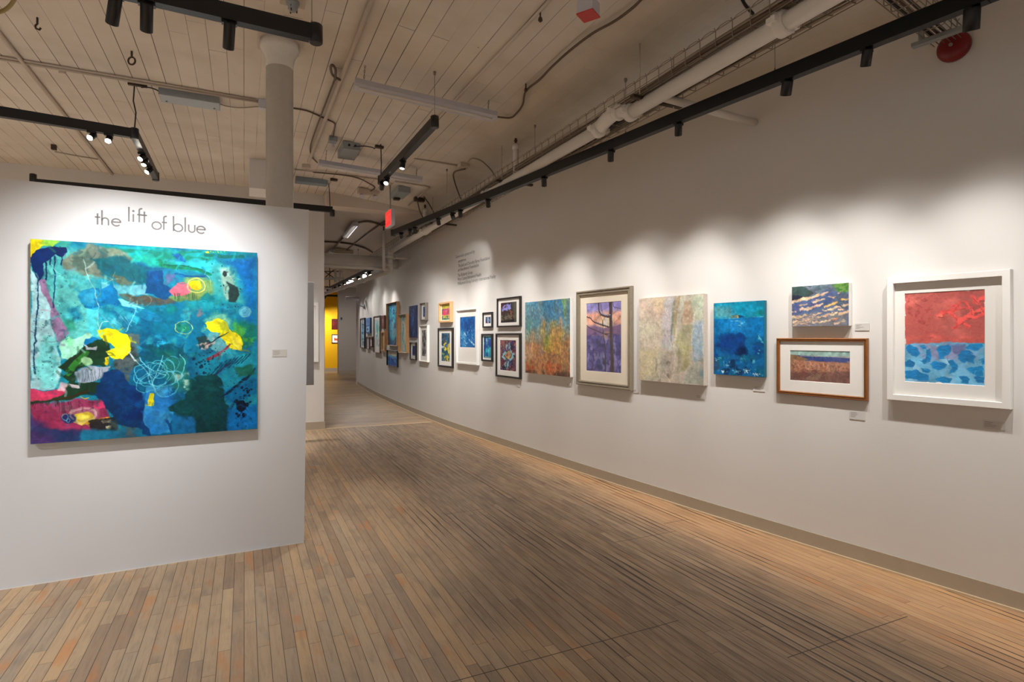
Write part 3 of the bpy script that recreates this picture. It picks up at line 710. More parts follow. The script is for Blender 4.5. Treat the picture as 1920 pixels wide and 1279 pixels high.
    A.poly([(915, 332), (960, 288), (1000, 284), (1045, 300), (1040, 345), (990, 358), (945, 360)], (214, 100, 122), .97, 5, 9)
    A.poly([(900, 240), (960, 230), (950, 280), (900, 300)], (120, 80, 130), .6, 16, 12)
    A.drips(950, 1080, 352, 20, 55, 16, 2.5, (50, 70, 60), .8, 21)
    A.ell((1062, 308), (32, 27), (250, 198, 6), 1, 3, 5); A.ell((1082, 303), (12, 22), (244, 224, 30), .9, 5)
    A.ell((1070, 308), (41, 40), (238, 230, 110), .85, 2, 2, ring=4); A.line([(1125, 250), (1150, 280), (1148, 315)], 3, (150, 200, 150), .8)
    A.line([(960, 240), (1040, 258), (1120, 262)], 10, (0, 70, 130), .9, dry=.2)
    A.line([(880, 188), (960, 205), (1060, 215), (1150, 252)], 26, (0, 122, 82), .9, dry=.25, w2=12, wp=4); A.line([(900, 196), (1040, 206), (1150, 245)], 5, (0, 84, 70), .8, wp=3)
    A.poly([(938, 132), (985, 128), (1012, 160), (1008, 178), (975, 165), (955, 158)], (0, 96, 170), .95, 3, 6)
    A.ell((1135, 127), (12, 6), (190, 210, 30), 1, 2, 3); A.splat((1190, 128), (30, 5), 8, 2, 4, (150, 200, 60))
    A.line([(1120, 140), (1200, 150), (1330, 155)], 18, (0, 96, 84), .8, dry=.4)
    A.poly([(1095, 370), (1120, 345), (1170, 380), (1150, 400), (1100, 398)], (0, 108, 120), .8, 8, 10)
    # dark splash with pale halo, moon
    A.poly([(1205, 225), (1260, 215), (1285, 300), (1300, 380), (1240, 380), (1215, 300)], (160, 188, 170), .75, 16, 12)
    A.ell((1236, 250), (12, 20), (30, 48, 50), .95, 3, 5); A.poly([(1240, 285), (1290, 320), (1305, 360), (1285, 405), (1245, 400), (1238, 350)], (28, 50, 50), .95, 6, 8)
    A.splat((1262, 350), (36, 34), 30, 1.5, 5, (24, 50, 56)); A.splat((1205, 190), (60, 20), 12, 1.5, 4, (20, 70, 90))
    A.ell((1340, 458), (37, 34), (100, 190, 205), .55, 4)
    for k in range(4): A.ell((1340, 458), (12 + 7 * k, 11 + 7 * k), (170, 225, 232), .6, 1.5, 2, ring=2)
    # ring with green heart
    A.ell((1000, 543), (34, 30), (30, 130, 80), .6, 8, 6); A.ell((1003, 543), (42, 37), (206, 224, 120), .9, 1.5, 1, ring=3)
    A.drips(990, 1100, 440, 20, 70, 14, 4, (60, 120, 130), .5, 31); A.mottle((190, 120, 120), 30, .62, .70, .6, [(1000, 440), (1100, 440), (1090, 520), (1000, 510)])
    # yellow leaf right
    A.poly([(1100, 500), (1180, 460), (1240, 480), (1280, 560), (1180, 560)], (130, 190, 150), .7, 20, 16)
    A.ell((1335, 575), (60, 75), (14, 120, 80), .75, 26, 14); A.mottle((90, 180, 60), 18, .56, .66, .7, [(1280, 500), (1380, 500), (1380, 640), (1300, 640)])
    A.poly([(1120, 580), (1180, 560), (1240, 640), (1200, 690), (1130, 640)], (110, 186, 196), .85, 8, 12)
    A.poly([(1075, 610), (1120, 590), (1160, 620), (1120, 660), (1080, 650)], (30, 48, 50), .85, 5, 12); A.mottle((210, 190, 180), 30, .60, .68, .8, [(1060, 600), (1180, 590), (1170, 680), (1090, 690)])
    A.poly([(1122, 518), (1190, 498), (1242, 518), (1262, 560), (1294, 590), (1322, 622), (1312, 664), (1252, 670), (1225, 640), (1200, 600), (1212, 570), (1160, 560)], (234, 220, 26), 1, 3, 10)
    A.poly([(1190, 510), (1230, 520), (1250, 570), (1210, 560)], (170, 186, 40), .7, 8, 8); A.poly([(1262, 600), (1300, 620), (1300, 660), (1260, 660)], (226, 214, 80), .7, 10, 10)
    for k in range(7): A.line([(1120 + 12 * k, 640 - 6 * k), (1190 + 10 * k, 600 - 4 * k)], 4, (14, 40, 54), .75, dry=.2, smooth=False)
    A.line([(1130, 716), (1200, 680), (1252, 636)], 20, (142, 50, 62), .9, dry=.4, w2=8); A.line([(1170, 800), (1260, 730)], 12, (40, 30, 60), .7, dry=.4, smooth=False)
    A.splat((1150, 690), (50, 30), 20, 2, 5, (14, 30, 50)); A.splat((300, 500), (90, 160), 26, 1, 2.6, (20, 70, 80))
    A.distort((7, 9), (5, 34)); A.dabs(700, (.012, .05), (.004, .012), .25, a=.45); A.grain(.16, 60); A.splat((600, 600), (420, 330), 90, 1, 3, (8, 50, 70)); A.splat((1250, 900), (90, 110), 60, 1, 3.4, (0, 26, 50)); A.splat((300, 500), (80, 200), 60, 1, 2.6, (20, 60, 80))
    return A

def vstrokes(A, cols, n, region, wr, lr, seed, slant=.2, a=.5, dry=.3):
    rg = random.Random(seed); x0, y0, x1, y1 = region
    for _ in range(n):
        x = rg.uniform(x0, x1); y = rg.uniform(y0, y1); L = rg.uniform(*lr)
        A.line([(x, y), (x + rg.uniform(-slant, slant) * L, y + L)], rg.uniform(*wr), rg.choice(cols), a, .01 if A.H is None else 2, dry=dry, smooth=False)

@art
def copper_rain(w, h):          # blue above, amber below
    q = [(145, 200), (613, 168), (598, 990), (130, 938)]
    A = Art(w, h, w / 110, (130, 150, 140), q, 21)
    A.poly([(100, 150), (640, 150), (640, 420), (400, 460), (100, 520)], (74, 140, 170), 1, 120, 60)
    A.mottle((40, 128, 190), 7, .48, .62, .9, [(200, 170), (560, 170), (540, 380), (240, 340)], fy=3)
    A.poly([(100, 640), (640, 560), (640, 1010), (100, 1010)], (172, 118, 74), 1, 130, 60)
    A.mottle((196, 150, 120), 9, .5, .62, .8, [(130, 360), (620, 330), (620, 800), (130, 800)], fy=3)
    A.mottle((200, 166, 60), 8, .48, .6, .6, [(290, 420), (560, 380), (600, 760), (320, 740)], fy=3)
    A.mottle((206, 190, 70), 12, .5, .58, .6, [(300, 520), (420, 500), (420, 720), (310, 700)], fy=5)
    A.ell((360, 610), (34, 70), (120, 146, 50), .8, 30, 12); A.poly([(400, 480), (500, 440), (520, 640), (430, 700)], (206, 146, 70), .6, 40, 20)
    A.mottle((60, 130, 120), 9, .5, .62, .8, [(130, 190), (240, 190), (200, 640), (130, 700)], fy=3); A.mottle((110, 160, 90), 9, .55, .66, .8, [(520, 170), (620, 170), (600, 420), (540, 400)], fy=3)
    vstrokes(A, [(150, 190, 200), (40, 110, 160), (30, 70, 90), (190, 150, 130)], 160, (135, 180, 610, 520), (4, 10), (20, 70), 4)
    vstrokes(A, [(216, 180, 70), (180, 120, 60), (150, 80, 50), (196, 150, 130), (120, 110, 70)], 170, (135, 470, 600, 880), (4, 10), (20, 80), 5)
    A.mottle((176, 70, 36), 8, .5, .62, .85, [(130, 780), (600, 860), (600, 1000), (130, 950)]); A.ell((400, 900), (90, 60), (204, 96, 50), .8, 30, 14)
    A.line([(290, 700), (360, 740), (430, 760), (500, 740)], 10, (120, 80, 60), .7, dry=.2); A.ell((305, 720), (36, 40), (160, 130, 130), .7, 20, 10)
    A.mottle((70, 40, 30), 8, .54, .64, .9, [(130, 900), (600, 930), (600, 1000), (130, 950)])
    A.mottle((70, 70, 66), 30, .62, .7, .2)
    A.put((150, 128, 104), np.full(A.X.shape, .22)); A.distort((6, 14), (4, 40)); A.dabs(260, (.02, .09), (.006, .014), .35, (1.2, 1.9)); A.grain(.3, 40)
    return A

@art
def winter_tree(w, h):          # violet dusk behind a bare tree
    q = [(775, 218), (1150, 200), (1138, 955), (765, 920)]
    A = Art(w, h, w / 90, (92, 84, 150), q, 22)
    A.poly([(760, 190), (1170, 190), (1170, 330), (760, 350)], (150, 140, 206), 1, 40, 14)
    A.poly([(760, 320), (1170, 300), (1170, 455), (760, 465)], (236, 182, 158), 1, 50, 8)
    A.ell((985, 430), (110, 90), (244, 214, 170), .9, 60); A.ell((985, 415), (42, 48), (252, 246, 232), 1, 10); A.ell((980, 490), (40, 55), (240, 220, 190), .9, 14)
    A.poly([(760, 462), (860, 452), (960, 480), (1060, 462), (1170, 440), (1170, 560), (760, 560)], (122, 92, 130), .9, 6, 6)
    A.ell((990, 560), (60, 40), (214, 170, 120), .8, 24, 8)
    A.mottle((66, 58, 120), 10, .45, .6, .9, [(765, 540), (1160, 540), (1160, 960), (765, 960)], fy=14)
    A.mottle((140, 132, 190), 14, .55, .66, .7, [(765, 560), (1160, 560), (1160, 960), (765, 960)], fy=9); A.mottle((44, 40, 90), 16, .56, .66, .7, [(765, 620), (1160, 620), (1160, 960), (765, 960)])
    B = (66, 52, 58); L = (176, 168, 200)
    A.poly([(1018, 190), (1052, 190), (1050, 380), (1066, 960), (1026, 960), (1020, 560)], B, 1, 3, 4)
    A.line([(1048, 210), (1047, 400), (1060, 950)], 8, (120, 104, 110), .6)
    A.line([(905, 205), (908, 290), (930, 335), (985, 358), (1030, 362)], 18, B, 1, w2=24); A.line([(930, 322), (985, 342), (1030, 340)], 12, L, .9)
    A.line([(770, 358), (815, 372), (850, 410), (920, 440), (1000, 466), (1030, 468)], 12, B, 1, w2=16); A.line([(870, 410), (930, 432), (1000, 455)], 6, L, .9)
    A.line([(770, 440), (800, 470), (880, 505), (960, 540), (1030, 538)], 9, B, 1, w2=10)
    A.line([(946, 400), (950, 540), (965, 640), (972, 780), (968, 935)], 8, B, 1, w2=18); A.line([(1020, 560), (1000, 620), (975, 690)], 8, B)
    A.line([(940, 560), (920, 620), (860, 632), (835, 625)], 5, B); A.line([(905, 640), (930, 740), (960, 840)], 6, B); A.line([(940, 790), (962, 850)], 10, B, smooth=False)
    A.line([(1052, 205), (1070, 260), (1110, 272), (1150, 285)], 9, B, 1, w2=4); A.line([(1050, 340), (1090, 310), (1120, 280)], 3, B); A.line([(925, 200), (935, 260), (950, 340)], 5, B)
    A.line([(946, 400), (900, 320), (870, 300)], 4, B); A.line([(948, 405), (985, 350), (1010, 340)], 4, B); A.line([(780, 230), (800, 330), (812, 370)], 3, B); A.line([(870, 420), (900, 360), (935, 345)], 3, B)
    A.line([(1060, 440), (1100, 400), (1140, 350)], 3, B); A.line([(1065, 420), (1090, 440), (1140, 360)], 3, B); A.line([(790, 250), (850, 262)], 2, B, smooth=False); A.line([(930, 300), (1000, 262)], 3, B, smooth=False)
    A.grain(.12, 24)
    return A

@art
def pale_drift(w, h):           # cream and sage textured abstract
    q = [(105, 155), (785, 125), (757, 1083), (92, 1010)]
    A = Art(w, h, w / 130, (196, 184, 166), q, 23)
    A.mottle((206, 190, 178), 4, .45, .62, .9); A.mottle((180, 176, 160), 7, .5, .65, .7)
    A.poly([(90, 130), (400, 130), (420, 420), (100, 420)], (200, 178, 160), .8, 90, 40); A.poly([(230, 150), (380, 140), (380, 300), (260, 300)], (214, 190, 150), .7, 60, 30)
    A.poly([(380, 140), (470, 140), (470, 260), (430, 700), (330, 700), (360, 400)], (184, 184, 196), .85, 40, 20)
    A.poly([(95, 420), (330, 430), (320, 900), (95, 1000)], (206, 196, 172), .7, 80, 40); A.poly([(100, 700), (280, 700), (280, 1000), (95, 1000)], (198, 184, 140), .7, 60, 30)
    A.poly([(480, 160), (540, 150), (530, 400), (480, 560), (440, 520)], (160, 146, 110), .9, 16, 12); A.poly([(455, 240), (485, 170), (470, 430), (440, 500)], (128, 134, 90), .8, 10, 8)
    A.line([(490, 140), (465, 300), (440, 480), (436, 620)], 12, (96, 128, 160), .8, dry=.2, wp=6)
    A.poly([(590, 190), (660, 190), (665, 440), (560, 460), (540, 380)], (176, 150, 122), .9, 16, 16)
    A.poly([(540, 150), (600, 140), (540, 400), (490, 640), (460, 960), (440, 960), (460, 640)], (206, 204, 186), .9, 8, 10)
    A.poly([(660, 140), (790, 130), (780, 420), (670, 420)], (176, 186, 162), .85, 30, 20)
    A.poly([(560, 460), (660, 460), (640, 800), (600, 900), (480, 980), (500, 640)], (158, 158, 124), .9, 26, 20); A.mottle((176, 178, 120), 8, .5, .62, .8, [(500, 480), (640, 480), (610, 880), (500, 900)], fy=4)
    A.poly([(670, 420), (785, 390), (770, 700), (740, 840), (660, 820), (640, 620)], (132, 158, 180), .92, 24, 14)
    A.poly([(640, 820), (770, 780), (757, 1083), (560, 1060)], (146, 152, 142), .85, 40, 24); A.mottle((110, 140, 150), 9, .52, .62, .8, [(640, 900), (765, 900), (757, 1083), (620, 1070)])
    A.poly([(330, 760), (460, 720), (450, 980), (300, 1000)], (168, 158, 146), .8, 30, 20); A.mottle((120, 108, 96), 14, .55, .64, .7, [(280, 780), (470, 760), (440, 1050), (260, 1030)])
    for p in ([(290, 340), (270, 460), (262, 600), (250, 700)], [(420, 240), (392, 340), (386, 500), (434, 640), (430, 680)], [(690, 340), (670, 460), (650, 620), (656, 800), (672, 860)], [(280, 780), (300, 900), (310, 1020)], [(330, 1000), (352, 940), (420, 1040)], [(775, 160), (768, 480), (760, 780)], [(480, 640), (470, 800), (456, 980)], [(120, 490), (150, 560), (130, 600)]):
        A.line(p, 5, (232, 226, 210), .9, wp=5); A.line([(x + 5, y + 3) for x, y in p], 2.5, (130, 118, 104), .6, wp=5)
    A.mottle((222, 214, 198), 34, .52, .66, .35); A.mottle((128, 118, 104), 40, .60, .70, .35)
    A.put((196, 186, 170), np.full(A.X.shape, .15)); A.distort((8, 12), (4, 40)); A.dabs(150, (.02, .10), (.004, .012), .10); A.grain(.07, 50)
    return A

@art
def sunken_house(w, h):         # deep blue with a low horizon
    q = [(882, 212), (1405, 190), (1400, 990), (873, 950)]
    A = Art(w, h, w / 100, (0, 96, 156), q, 24)
    A.poly([(870, 190), (1410, 180), (1410, 360), (870, 380)], (8, 132, 166), 1, 4, 2); A.mottle((30, 150, 184), 6, .5, .65, .8, [(870, 190), (1410, 190), (1410, 355), (870, 365)])
    A.poly([(880, 260), (1060, 260), (1080, 360), (890, 368)], (96, 156, 166), .85, 50, 20); A.ell((1360, 320), (60, 30), (10, 120, 110), .6, 20, 10)
    A.poly([(870, 372), (1410, 360), (1410, 560), (870, 560)], (0, 112, 178), .9, 14, 3); A.ell((1130, 440), (150, 70), (24, 136, 206), .8, 50, 20)
    A.poly([(960, 560), (1200, 540), (1230, 740), (1000, 700), (890, 660)], (0, 44, 112), .9, 60, 30); A.ell((1165, 715), (60, 60), (0, 24, 70), .9, 40, 16); A.mottle((0, 60, 130), 5, .5, .62, .8, [(880, 540), (1400, 520), (1400, 820), (880, 820)])
    A.mottle((0, 100, 130), 8, .5, .62, .8, [(880, 760), (1400, 760), (1400, 990), (880, 960)]); A.mottle((0, 40, 80), 9, .56, .66, .8, [(880, 780), (1400, 780), (1400, 990), (880, 960)])
    A.mottle((110, 196, 214), 22, .66, .72, .6, [(880, 780), (1400, 800), (1400, 990), (880, 960)]); A.mottle((90, 190, 210), 26, .66, .72, .9, [(1330, 500), (1405, 500), (1400, 800), (1350, 760)]); A.mottle((120, 200, 230), 26, .64, .70, .8, [(1050, 390), (1220, 390), (1200, 480), (1070, 480)], fy=50)
    A.poly([(870, 760), (900, 770), (930, 880), (875, 930)], (70, 60, 90), .6, 20, 10)
    A.poly([(1060, 345), (1075, 335), (1140, 336), (1140, 364), (1040, 366)], (92, 120, 110), .95, 3, 3); A.poly([(1140, 336), (1170, 338), (1215, 358), (1140, 364)], (10, 66, 110), .95, 4, 2)
    A.poly([(1122, 342), (1136, 338), (1138, 362), (1124, 362)], (214, 176, 60), 1, 2, 1); A.line([(880, 370), (1100, 368), (1400, 357)], 3, (110, 180, 196), .7, wp=2)
    A.splat((1215, 920), (20, 8), 14, 3, 8, (190, 230, 240)); A.splat((970, 930), (8, 10), 8, 3, 7, (190, 230, 240)); A.splat((1015, 865), (10, 8), 7, 3, 7, (150, 210, 225)); A.splat((1320, 958), (26, 6), 14, 3, 6, (200, 230, 240)); A.splat((1110, 925), (30, 8), 12, 2, 5, (150, 210, 225)); A.splat((900, 800), (9, 14), 8, 2, 6, (120, 200, 215))
    A.dabs(260, (.02, .07), (.004, .012), .2, (-.5, .5)); A.grain(.2, 30)
    return A

@art
def dappled_stream(w, h):
    q = [(233, 157), (690, 130), (690, 478), (230, 478)]
    A = Art(w, h, w / 100, (92, 108, 142), q, 25)
    A.poly([(230, 130), (700, 130), (700, 210), (230, 230)], (112, 128, 142), 1, 30, 10); A.mottle((80, 96, 110), 10, .5, .62, .8, [(230, 140), (600, 140), (560, 200), (230, 240)], fy=18)
    A.poly([(230, 155), (320, 150), (420, 205), (300, 262), (230, 270)], (62, 78, 76), .95, 8, 10); A.poly([(230, 225), (330, 235), (300, 262), (230, 272)], (40, 40, 60), .9, 6, 8)
    A.poly([(235, 290), (500, 200), (620, 195), (690, 230), (690, 300), (560, 290), (400, 340), (240, 390)], (80, 96, 140), .9, 12, 14); A.poly([(560, 220), (690, 215), (690, 350), (600, 340)], (86, 92, 104), .7, 16, 14)
    A.poly([(560, 150), (600, 132), (700, 125), (700, 205), (640, 212), (590, 190)], (104, 146, 72), 1, 6, 12); A.mottle((60, 104, 50), 20, .52, .6, .8, [(570, 150), (690, 135), (690, 205), (600, 200)])
    A.poly([(230, 400), (690, 360), (690, 480), (230, 480)], (130, 124, 122), .75, 40, 16)
    S = [((232, 280), (400, 240), (520, 208), 22), ((300, 305), (350, 300), (350, 296), 12), ((400, 285), (450, 270), (490, 258), 16), ((305, 340), (380, 330), (470, 300), 26), ((500, 322), (550, 305), (600, 285), 18), ((520, 350), (570, 340), (620, 322), 18), ((235, 405), (290, 400), (340, 388), 20), ((235, 365), (260, 358), (270, 355), 8),
         ((430, 405), (500, 392), (560, 366), 16), ((540, 392), (570, 386), (596, 372), 18), ((240, 440), (320, 430), (400, 410), 12), ((530, 248), (560, 245), (575, 240), 14), ((630, 265), (660, 264), (690, 260), 14), ((645, 312), (665, 308), (680, 302), 16), ((620, 380), (650, 372), (690, 355), 24), ((575, 465), (610, 450), (655, 435), 22), ((240, 468), (300, 456), (380, 440), 8), ((400, 450), (460, 440), (540, 428), 14), ((480, 352), (510, 352), (520, 348), 10), ((600, 216), (612, 212), (622, 210), 12), ((410, 380), (440, 376), (470, 368), 10), ((280, 420), (350, 410), (420, 385), 7), ((610, 345), (630, 345), (645, 338), 14)]
    for i, (a, b, c, wd) in enumerate(S):
        A.line([a, b, c], wd, [(222, 190, 154), (214, 182, 156), (236, 186, 104), (226, 196, 160)][(i + (a[0] > 480) * 2) % 4 if a[0] > 480 else i % 2], 1, 2, wp=8, wf=14, w2=wd * .6)
    A.mottle((196, 166, 140), 16, .56, .62, .8, [(230, 400), (480, 380), (480, 480), (230, 480)], fy=40); A.poly([(555, 420), (600, 405), (600, 430), (560, 436)], (206, 140, 110), .9, 3, 5)
    A.distort((3, 14)); A.dabs(160, (.04, .12), (.008, .02), .12, (-.6, -.1)); A.grain(.12, 30)
    return A

@art
def russet_marsh(w, h):
    q = [(220, 680), (703, 690), (703, 945), (220, 912)]
    A = Art(w, h, w / 110, (146, 102, 84), q, 26)
    A.poly([(215, 670), (710, 680), (710, 735), (215, 722)], (150, 184, 176), 1, 3, 0); A.poly([(215, 676), (710, 686), (710, 696), (215, 684)], (96, 110, 100), .8, 4, 0)
    A.poly([(215, 720), (300, 718), (710, 740), (710, 780), (215, 760)], (62, 74, 130), 1, 4, 1); A.line([(300, 722), (500, 730), (700, 738)], 4, (186, 190, 170), .9)
    A.poly([(215, 712), (260, 716), (370, 752), (330, 760), (215, 762)], (130, 104, 74), 1, 4, 3); A.line([(380, 722), (395, 718), (410, 723)], 4, (90, 110, 80), .9)
    A.poly([(215, 745), (330, 760), (500, 770), (710, 780), (710, 860), (215, 850)], (176, 124, 96), .95, 8, 6); A.mottle((198, 146, 116), 20, .5, .6, .8, [(230, 770), (700, 785), (700, 850), (230, 840)], fy=10)
    A.poly([(215, 850), (710, 850), (710, 950), (215, 920)], (122, 84, 74), .9, 30, 10); A.poly([(300, 905), (460, 850), (520, 850), (420, 925)], (140, 110, 92), .7, 8, 4); A.mottle((100, 66, 60), 26, .52, .62, .6, [(220, 780), (700, 790), (700, 940), (220, 910)])
    A.dabs(200, (.03, .09), (.006, .012), .15, (1.2, 1.9), a=.5)
    return A

@art
def red_sky_blue_water(w, h):
    q = [(240, 275), (778, 262), (742, 930), (213, 893)]
    A = Art(w, h, w / 150, (190, 92, 86), q, 27)
    A.mottle((206, 104, 96), 4, .42, .6, .9); A.mottle((168, 82, 78), 4, .52, .66, .7); A.poly([(215, 585), (400, 570), (560, 600), (770, 585), (770, 640), (215, 640)], (212, 96, 88), .8, 22, 10)
    A.mottle((160, 60, 58), 40, .56, .62, .5, [(250, 300), (440, 290), (400, 520), (520, 600), (360, 620), (250, 440)]); A.mottle((206, 92, 86), 44, .58, .66, .4, [(250, 300), (440, 290), (400, 520), (520, 600), (360, 620), (250, 440)])
    A.poly([(210, 636), (400, 632), (560, 626), (780, 634), (760, 940), (205, 940)], (110, 178, 218), 1, 3, 4)
    A.mottle((146, 150, 190), 6, .48, .6, .85, [(215, 640), (760, 640), (745, 720), (560, 760), (215, 700)]); A.poly([(520, 635), (640, 635), (630, 700), (540, 690)], (96, 110, 160), .8, 16, 10); A.mottle((150, 200, 228), 7, .55, .66, .8, [(215, 740), (740, 740), (740, 920), (215, 900)])
    BL = [[(228, 650), (260, 640), (300, 660), (325, 700), (300, 722), (265, 712), (240, 680)], [(330, 655), (355, 642), (368, 660), (345, 672)], [(365, 680), (390, 668), (400, 700), (385, 760), (350, 778), (328, 755), (360, 735)],
          [(430, 672), (460, 645), (510, 636), (532, 650), (520, 700), (480, 730), (500, 740), (445, 745), (440, 700)], [(568, 715), (600, 688), (650, 684), (690, 720), (685, 775), (650, 760), (610, 778), (575, 750)], [(625, 665), (660, 640), (740, 636), (750, 655), (700, 682), (650, 680)],
          [(222, 760), (255, 745), (290, 765), (280, 795), (230, 795)], [(388, 770), (420, 758), (470, 765), (500, 780), (480, 810), (440, 822), (400, 805)], [(505, 755), (540, 748), (570, 790), (545, 835), (512, 842), (530, 800)], [(215, 820), (300, 812), (370, 850), (370, 895), (300, 890), (220, 870)],
          [(335, 800), (365, 800), (385, 820), (370, 838), (340, 828)], [(410, 880), (470, 858), (530, 875), (520, 905), (440, 905)], [(580, 865), (620, 858), (648, 880), (635, 915), (590, 915)], [(630, 815), (680, 800), (745, 800), (740, 860), (700, 870), (650, 840)], [(725, 740), (750, 735), (750, 785), (735, 785)], [(670, 870), (735, 865), (735, 910), (690, 905)]]
    for i, b in enumerate(BL):
        A.poly(b, (14, 130, 196), 1, 2, 6, 12); cx = sum(p[0] for p in b) / len(b); cy = sum(p[1] for p in b) / len(b)
        for k in range(3): A.line([(cx - 26, cy - 8 + 9 * k), (cx, cy - 14 + 9 * k), (cx + 24, cy - 4 + 9 * k)], 3, [(0, 92, 160), (40, 156, 216)][k % 2], .6, wp=4)
    R = (240, 92, 86)
    for p, wd in (([(465, 440), (490, 420), (530, 412), (560, 400)], 30), ([(550, 372), (575, 366), (600, 385)], 18), ([(530, 415), (560, 440), (600, 480), (650, 520)], 24), ([(560, 525), (600, 490), (640, 460), (700, 420), (770, 400)], 26), ([(610, 350), (640, 350), (680, 400), (690, 470)], 16), ([(700, 350), (730, 340), (775, 330)], 26), ([(690, 310), (740, 380), (770, 440)], 18), ([(640, 450), (700, 455), (770, 430)], 22), ([(560, 400), (620, 392), (690, 384)], 14), ([(600, 360), (560, 410)], 14)):
        A.line(p, wd, R, .9, 2, wp=7, wf=16, dry=.25); A.line([(x + 2, y + wd * .45) for x, y in p], 2.5, (140, 40, 40), .7, wp=6)
    A.ell((468, 442), (14, 14), (246, 120, 104), 1, 2, 4); A.line([(460, 452), (485, 452)], 5, (110, 20, 24), .9, smooth=False)
    # deckled paper edge
    A.distort((6, 12), (4, 40)); A.dabs(160, (.02, .06), (.004, .01), .12, a=.6)
    return A
# ------------------------------------------------------------ smaller pictures, painted in unit coordinates
def small(w, h, base, seed, n=110): return Art(w, h, h / n, base, None, seed)
@art
def dusk_garden(w, h):
    A = small(w, h, (74, 70, 64), 31)
    A.poly([(0, 0), (.7, 0), (.72, .42), (0, .4)], (44, 32, 44), 1, .06, .03); A.poly([(.03, .2), (.25, .12), (.62, .1), (.66, .36), (.1, .42)], (152, 156, 236), .95, .05, .05)
    A.mottle((70, 26, 40), 9, .5, .56, .95, [(0, 0), (.75, 0), (.75, .3), (.5, .22), (0, .32)], rsoft=.05, rwp=.04); A.poly([(0, .42), (.7, .4), (.8, .6), (0, .62)], (58, 40, 34), .95, .06, .04)
    A.poly([(0, .66), (.5, .58), (.85, .62), (.9, .8), (0, .9)], (122, 110, 92), .85, .08, .05); A.mottle((40, 34, 30), 8, .52, .62, .8, [(0, .55), (1, .55), (1, 1), (0, 1)], rsoft=.05, rwp=.04)
    A.poly([(0, .88), (1, .84), (1, 1), (0, 1)], (28, 26, 26), .9, .06, .03); A.splat((.66, .52), (.05, .08), 14, .01, .025, (214, 120, 90)); A.poly([(.8, 0), (1, 0), (1, 1), (.86, 1)], (88, 84, 76), .9, .06, .01)
    A.distort((.012, 14)); A.dabs(90, (.03, .1), (.008, .02), .25)
    return A
@art
def turquoise_mosaic(w, h):
    A = small(w, h, (92, 52, 70), 32, 130)
    A.mottle((60, 60, 130), 5, .46, .6, .9); A.mottle((150, 84, 84), 7, .5, .6, .8); A.mottle((30, 24, 46), 10, .54, .62, .8)
    for k in range(12): A.line([(0 + .02 * k, .05 * k + .1), (.3 + .03 * k, .05 * k - .12)], .012, (206, 150, 130), .7, .006, dry=.4, smooth=False)
    P = [(.5, .1), (.62, .16), (.6, .3), (.75, .42), (.84, .5), (.7, .6), (.55, .66), (.48, .8), (.4, .88), (.32, .8), (.36, .66), (.22, .58), (.14, .5), (.28, .44), (.42, .36), (.4, .2)]
    A.line(P + [P[0]], .08, (126, 190, 200), .95, .01, wp=.03, dry=.2); A.poly([(.5, .32), (.72, .46), (.52, .64), (.3, .5)], (196, 160, 90), .9, .02, .03); A.mottle((150, 60, 60), 14, .52, .58, .9, [(.5, .36), (.66, .46), (.52, .6), (.36, .5)], rsoft=.02, rwp=.02)
    for p in P[::2]: A.ell(p, (.035, .035), (30, 34, 60), .95, .01, .01)
    A.ell((.8, .36), (.07, .07), (96, 30, 50), .9, .02, .02); A.ell((.2, .7), (.07, .07), (96, 30, 50), .9, .02, .02); A.mottle((220, 180, 170), 30, .66, .7, .7)
    A.distort((.012, 14)); A.dabs(90, (.03, .1), (.008, .02), .25)
    return A
@art
def twin_tiles(w, h):
    A = small(w, h, (240, 238, 236), 33, 60)
    for x in (.06, .54):
        A.poly([(x, .05), (x + .4, .05), (x + .4, .95), (x, .95)], (52, 84, 122), 1, .01, .01)
    A.mottle((150, 170, 190), 9, .54, .62, .8); A.mottle((30, 40, 90), 7, .56, .62, .8); A.poly([(.06, .8), (.46, .8), (.46, .95), (.06, .95)], (130, 60, 60), .7, .02, .01)
    A.poly([(.47, 0), (.53, 0), (.53, 1), (.47, 1)], (240, 238, 236), 1, .002, 0); return A
@art
def twin_blue_strips(w, h):
    A = small(w, h, (30, 110, 160), 34, 80)
    A.mottle((150, 190, 190), 6, .5, .6, .9, [(0, 0), (1, 0), (1, .3), (0, .4)], rsoft=.1, rwp=.1); A.mottle((0, 56, 130), 5, .5, .6, .9); A.mottle((70, 190, 200), 6, .54, .62, .9); A.poly([(.55, .1), (1, .1), (1, .45), (.55, .4)], (20, 60, 160), .8, .05, .05)
    A.poly([(.55, .55), (1, .5), (1, .9), (.55, .85)], (60, 190, 200), .7, .06, .05); A.poly([(.47, 0), (.52, 0), (.52, 1), (.47, 1)], (30, 50, 70), 1, .002, 0); A.poly([(0, .93), (1, .93), (1, 1), (0, 1)], (150, 160, 150), 1, .01, .01); return A
